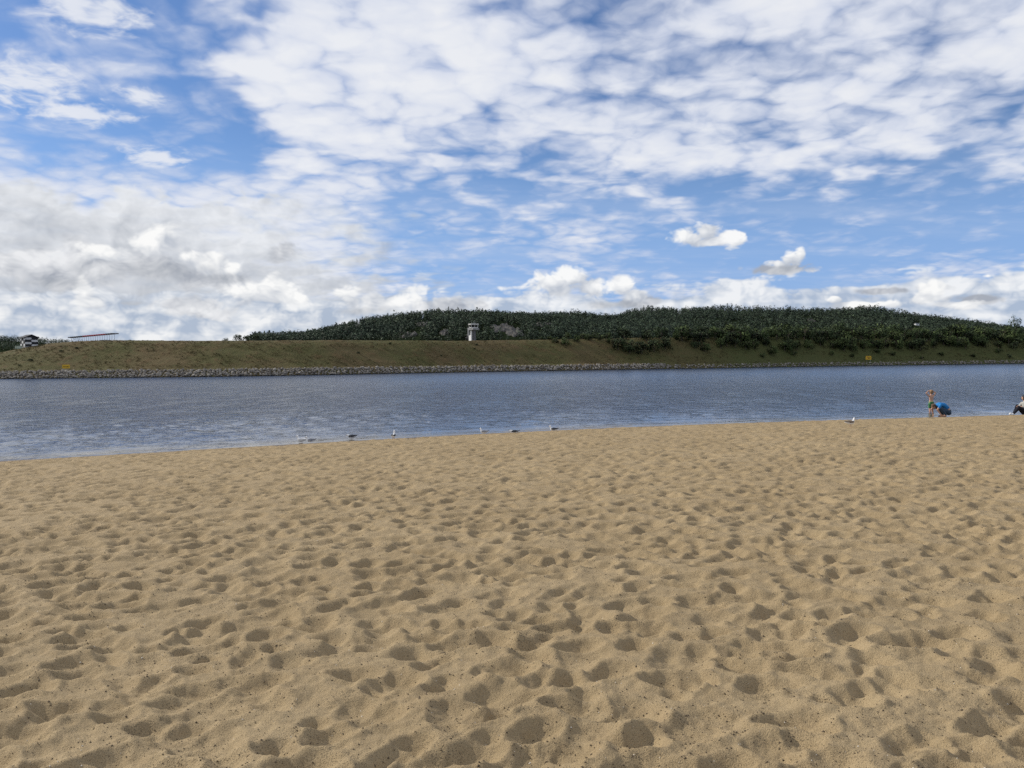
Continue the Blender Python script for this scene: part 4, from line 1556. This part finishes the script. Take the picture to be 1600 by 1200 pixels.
def build_sitter():
    # sits on the sand facing left with knees drawn up, partly outside the picture
    w = on_z(1600.0, 646.5, 0.12)
    root = empty('person', (w.x, w.y, float(sand_height(w.x, w.y)[0])), math.radians(12), 'dark-haired person in pale grey jacket and black trousers sitting on the sand', 'person')
    hd = Vector((0.02, 0.02, 0.86))
    f, u = Vector((-0.35, 0.93, -0.05)), Vector((-0.05, 0, 1))
    ch = [[((0.13, 0, 0.12), (0.15, 0.18, 0.115)), ((0.15, 0, 0.28), (0.125, 0.165, 0.12)), ((0.12, 0, 0.46), (0.125, 0.185, 0.12)), ((0.07, 0, 0.60), (0.10, 0.17, 0.08))],
          [((0.06, 0.0, 0.62), 0.055), (tuple(hd - u * 0.10), 0.052)]]
    ch += head_chain(hd, f, u, 0.110)
    legs = [(-1, (-0.44, -0.15, 0.40), (-0.80, -0.17, 0.075)), (1, (-0.22, 0.20, 0.44), (-0.42, 0.20, 0.075))]
    for sy, kn, an in legs:
        ch.append([((0.08, 0.10 * sy, 0.12), 0.105), (kn, 0.066)])
        mid = tuple((kn[i] * 0.6 + an[i] * 0.4) + (0.02 if i == 0 else 0) for i in range(3))
        ch.append([(kn, 0.064), (mid, 0.058), (an, 0.040)])
    arms = []
    for sy, el, wr in ((-1, (-0.05, -0.30, 0.36), (-0.26, -0.16, 0.44)), (1, (-0.05, 0.30, 0.36), (-0.22, 0.14, 0.46))):
        sh = (0.08, 0.20 * sy, 0.575)
        arms.append((sh, el, wr))
        ch.append([(sh, 0.058), (el, 0.042)]); ch.append([(el, 0.040), (wr, 0.029)])
        ch += hand(wr, (0, 0, -1), (-0.9, -0.3 * sy, -0.2), (0, -0.6 * sy, 0.6), 0.95, 0.5)
    link_mesh('body', body_mesh('body', ch, 0.009, 0.3), M_SKIN, root)
    jk = [[((0.14, 0, 0.20), (0.165, 0.205, 0.11)), ((0.155, 0, 0.30), (0.15, 0.195, 0.13)), ((0.12, 0, 0.46), (0.145, 0.205, 0.13)), ((0.07, 0, 0.60), (0.115, 0.185, 0.085))], [((0.05, 0, 0.66), (0.085, 0.10, 0.05)), ((0.06, 0, 0.70), (0.07, 0.085, 0.03))]]
    for sh, el, wr in arms:
        jk.append([(sh, 0.082), (el, 0.062), (tuple(Vector(el).lerp(Vector(wr), 0.85)), 0.046)])
    link_mesh('jacket', body_mesh('jacket', jk, 0.012, 0.4), M_JACKET, root)
    tr = [[((0.10, 0, 0.11), (0.18, 0.20, 0.105))]]
    for sy, kn, an in legs:
        tr.append([((0.08, 0.10 * sy, 0.12), 0.120), (kn, 0.080)])
        mid = tuple((kn[i] * 0.6 + an[i] * 0.4) + (0.02 if i == 0 else 0) for i in range(3))
        tr.append([(kn, 0.078), (mid, 0.070), (tuple(Vector(kn).lerp(Vector(an), 0.86)), 0.056)])
    link_mesh('trousers', body_mesh('trousers', tr, 0.012, 0.4), M_NAVY, root)
    for sy, kn, an in legs:
        a = Vector(an)
        so = [[(tuple(a + Vector((0.02, 0, 0.0))), (0.05, 0.046, 0.055)), (tuple(a + Vector((-0.08, 0, -0.015))), (0.05, 0.048, 0.048)), (tuple(a + Vector((-0.17, 0, 0.01))), (0.045, 0.046, 0.05))]]
        link_mesh('shoe', body_mesh('shoe', so, 0.010, 0.5), M_SHOE, root)
    hair = [[(tuple(hd + u * 0.04 - f * 0.022), (0.114, 0.114, 0.10)), (tuple(hd - f * 0.055 - u * 0.06), (0.09, 0.105, 0.11))]]
    link_mesh('hair', body_mesh('hair', hair, 0.012, 0.5), M_DARKHAIR, root)
    face(root, hd, f, u, 0.110)


build_child()
build_adult()
build_sitter()


# ---------------------------------------------------------------- gulls
M_GWHITE = worn('white_plumage', (0.80, 0.80, 0.79), 0.8, amount=0.05)
M_GDARK = worn('slate_wing', (0.055, 0.060, 0.070), 0.8, amount=0.2, scale=20)
M_GGREY = worn('grey_wing', (0.28, 0.29, 0.31), 0.8, amount=0.15, scale=20)
M_GBROWN = worn('mottled_brown_wing', (0.21, 0.17, 0.135), 0.85, amount=0.45, scale=60)
M_BEAK = worn('gull_beak', (0.35, 0.20, 0.04), 0.5)
M_DBEAK = worn('dark_beak', (0.03, 0.025, 0.022), 0.5)
M_GLEG = worn('gull_leg', (0.42, 0.24, 0.17), 0.7)


def build_gull(px, py, heading, pose, wing, scale, label, beak=M_BEAK):
    # ground under that pixel
    z = 0.1
    for _ in range(6):
        p = on_z(px, py, z)
        z = max(float(sand_height(p.x, p.y)[0]), 0.012)
    stand = pose in ('stand', 'alert')
    root = empty('gull', (p.x, p.y, z + 0.003), heading, label, 'gull', 'gulls along the waterline')
    root.scale = (scale * 0.95, scale * 1.15, scale * 1.22)
    b = 0.155 if stand else 0.075                        # belly axis height; +x is forward
    if pose == 'tuck':
        head, neck = Vector((0.150, 0, b + 0.045)), Vector((0.125, 0, b + 0.03))
    elif pose == 'alert':
        head, neck = Vector((0.128, 0, b + 0.165)), Vector((0.118, 0, b + 0.095))
    else:
        head, neck = Vector((0.150, 0, b + 0.115)), Vector((0.130, 0, b + 0.065))
    ch = [[((-0.16, 0, b + 0.012), (0.05, 0.022, 0.018)), ((-0.09, 0, b), (0.07, 0.048, 0.043)), ((0.0, 0, b - 0.006), (0.08, 0.062, 0.058)), ((0.075, 0, b + 0.004), (0.062, 0.055, 0.055)), ((0.105, 0, b + 0.025), 0.044), (tuple(neck), 0.033), (tuple(head), 0.031)],
          [(tuple(head), 0.031), (tuple(head + Vector((0.022, 0, -0.004))), 0.022)]]
    body = link_mesh('body', body_mesh('body', ch, 0.007, 0.5), M_GWHITE, root)
    for sy in (-1, 1):
        wg = [[((0.075, 0.048 * sy, b + 0.022), (0.035, 0.016, 0.034)), ((-0.02, 0.058 * sy, b + 0.022), (0.07, 0.014, 0.040)), ((-0.12, 0.040 * sy, b + 0.030), (0.06, 0.012, 0.024)), ((-0.19, 0.018 * sy, b + 0.034), (0.05, 0.009, 0.013))]]
        wo_ = link_mesh('wing', body_mesh('wing', wg, 0.007, 0.6), wing, root)
        MB().tube([(-0.17, 0.022 * sy, b + 0.035), (-0.225, 0.004 * sy, b + 0.040), (-0.275, -0.010 * sy, b + 0.050)], [0.014, 0.011, 0.003], 6).build('wing_tip', M_BLACK, wo_, True)
        MB().tube([head + Vector((0.016, 0.026 * sy, 0.006)), head + Vector((0.018, 0.030 * sy, 0.006))], 0.0045, 6).build('eye', M_EYE, root)
    MB().prism([(-0.13, b + 0.018), (-0.13, b - 0.004), (-0.245, b + 0.010), (-0.25, b + 0.020)], -0.026, 0.026).build('tail', M_GWHITE, root)
    MB().tube([head + Vector((0.03, 0, -0.003)), head + Vector((0.055, 0, -0.006)), head + Vector((0.075, 0, -0.014))], [0.011, 0.009, 0.002], 8).build('beak', beak, root, True)
    if stand:
        for sy in (-1, 1):
            lg = MB().tube([(0.0, 0.028 * sy, b - 0.045), (-0.008, 0.028 * sy, 0.055), (0.004, 0.028 * sy, 0.006)], [0.010, 0.006, 0.005], 6)
            for a in (-0.45, 0.0, 0.45):
                lg.tube([(0.002, 0.028 * sy, 0.005), (0.002 + 0.042 * math.cos(a), 0.028 * sy + 0.042 * math.sin(a), 0.003)], [0.005, 0.003], 5)
            lg.build('leg', M_GLEG, root)
    return root


PI = math.pi
build_gull(471, 691, PI * 0.98, 'sit', M_GWHITE, 0.98, 'all white looking gull resting at the wet sand, first of a close pair')
build_gull(485, 691.5, PI * 1.12, 'sit', M_GGREY, 0.9, 'gull with grey folded wings resting right behind the white one')
build_gull(549, 686, PI * 1.0, 'tuck', M_GDARK, 1.0, 'gull crouched flat in the shallows with head down and slate wings')
build_gull(615, 688, PI * 0.45, 'alert', M_GDARK, 0.85, 'upright gull seen from behind standing alone on the wet sand')
build_gull(756, 678, PI * 0.93, 'sit', M_GGREY, 0.9, 'pale gull with raised head and light grey wings at the waterline', M_DBEAK)
build_gull(803, 678, PI * 1.0, 'tuck', M_GDARK, 0.95, 'gull with head tucked low and dark wings pointing up behind, at the waterline')
build_gull(865, 674.5, PI * 0.97, 'sit', M_GDARK, 0.9, 'gull with white raised head and dark wings at the dry end of the row')
build_gull(1329, 668, PI * 0.06, 'stand', M_GBROWN, 1.0, 'mottled brown winged gull walking on dry sand near the people', M_DBEAK)

# ---------------------------------------------------------------- bits on the sand
def build_twig():
    z = 1.0
    for _ in range(6):
        p = on_z(1210, 817, z)
        z = float(sand_height(p.x, p.y)[0])
    t = empty('twig', (p.x, p.y, z), 0.3, 'thin dark curved twig stuck in the sand', 'twig')
    MB().tube([(-0.05, 0, -0.01), (-0.035, 0.0, 0.03), (0.0, 0.01, 0.055), (0.06, 0.03, 0.085)], [0.004, 0.004, 0.003, 0.0015], 6).build('stem', M_BARK, t, True)
    MB().tube([(0.0, 0.01, 0.055), (0.02, -0.02, 0.075)], [0.0025, 0.001], 5).build('side_shoot', M_BARK, t, True)


build_twig()


def build_grit(name, n, lo, hi, mat, label):
    r = np.random.default_rng(len(name) * 7 + n)
    y = 2.6 + 13.5 * r.random(n) ** 1.7
    x = r.uniform(-0.78, 0.78, n) * y
    k = fbm(x * 0.9, y * 0.9, 2, 0.5, 33) + r.normal(0, 0.3, n) > -0.05
    x, y = x[k], y[k]
    n = len(x)
    z = sand_height(x, y)
    sz = r.uniform(lo, hi, n) * r.uniform(0.6, 1.2, n)
    base = np.array([(1, 0, -0.5), (-0.6, 0.9, -0.5), (-0.6, -0.9, -0.5), (0, 0, 1.0)], float)
    tri = np.array([(0, 1, 3), (1, 2, 3), (2, 0, 3), (0, 2, 1)])
    V = base[None] * (1 + r.normal(0, 0.25, (n, 4, 1))) * sz[:, None, None] * np.array([1.2, 1.0, 0.7])
    a = r.uniform(0, 6.28, n)
    ca, sa = np.cos(a)[:, None], np.sin(a)[:, None]
    V = np.stack([V[..., 0] * ca - V[..., 1] * sa + x[:, None], V[..., 0] * sa + V[..., 1] * ca + y[:, None], V[..., 2] + z[:, None] + sz[:, None] * 0.2], -1)
    F = tri[None] + (np.arange(n) * 4)[:, None, None]
    me = raw_mesh(name, V.reshape(-1, 3), F.reshape(-1, 3))
    tag(link_mesh(name, me, mat), label, 'grit', None, 'stuff')


build_grit('dark_grit', 42000, 0.0025, 0.0065, worn('dark_grit', (0.10, 0.075, 0.05), 0.9), 'dark grains and crumbs lying scattered on the sand')
build_grit('shell_grit', 3000, 0.0025, 0.0050, worn('shell_white', (0.70, 0.64, 0.54), 0.5), 'white shell crumbs scattered on the sand')
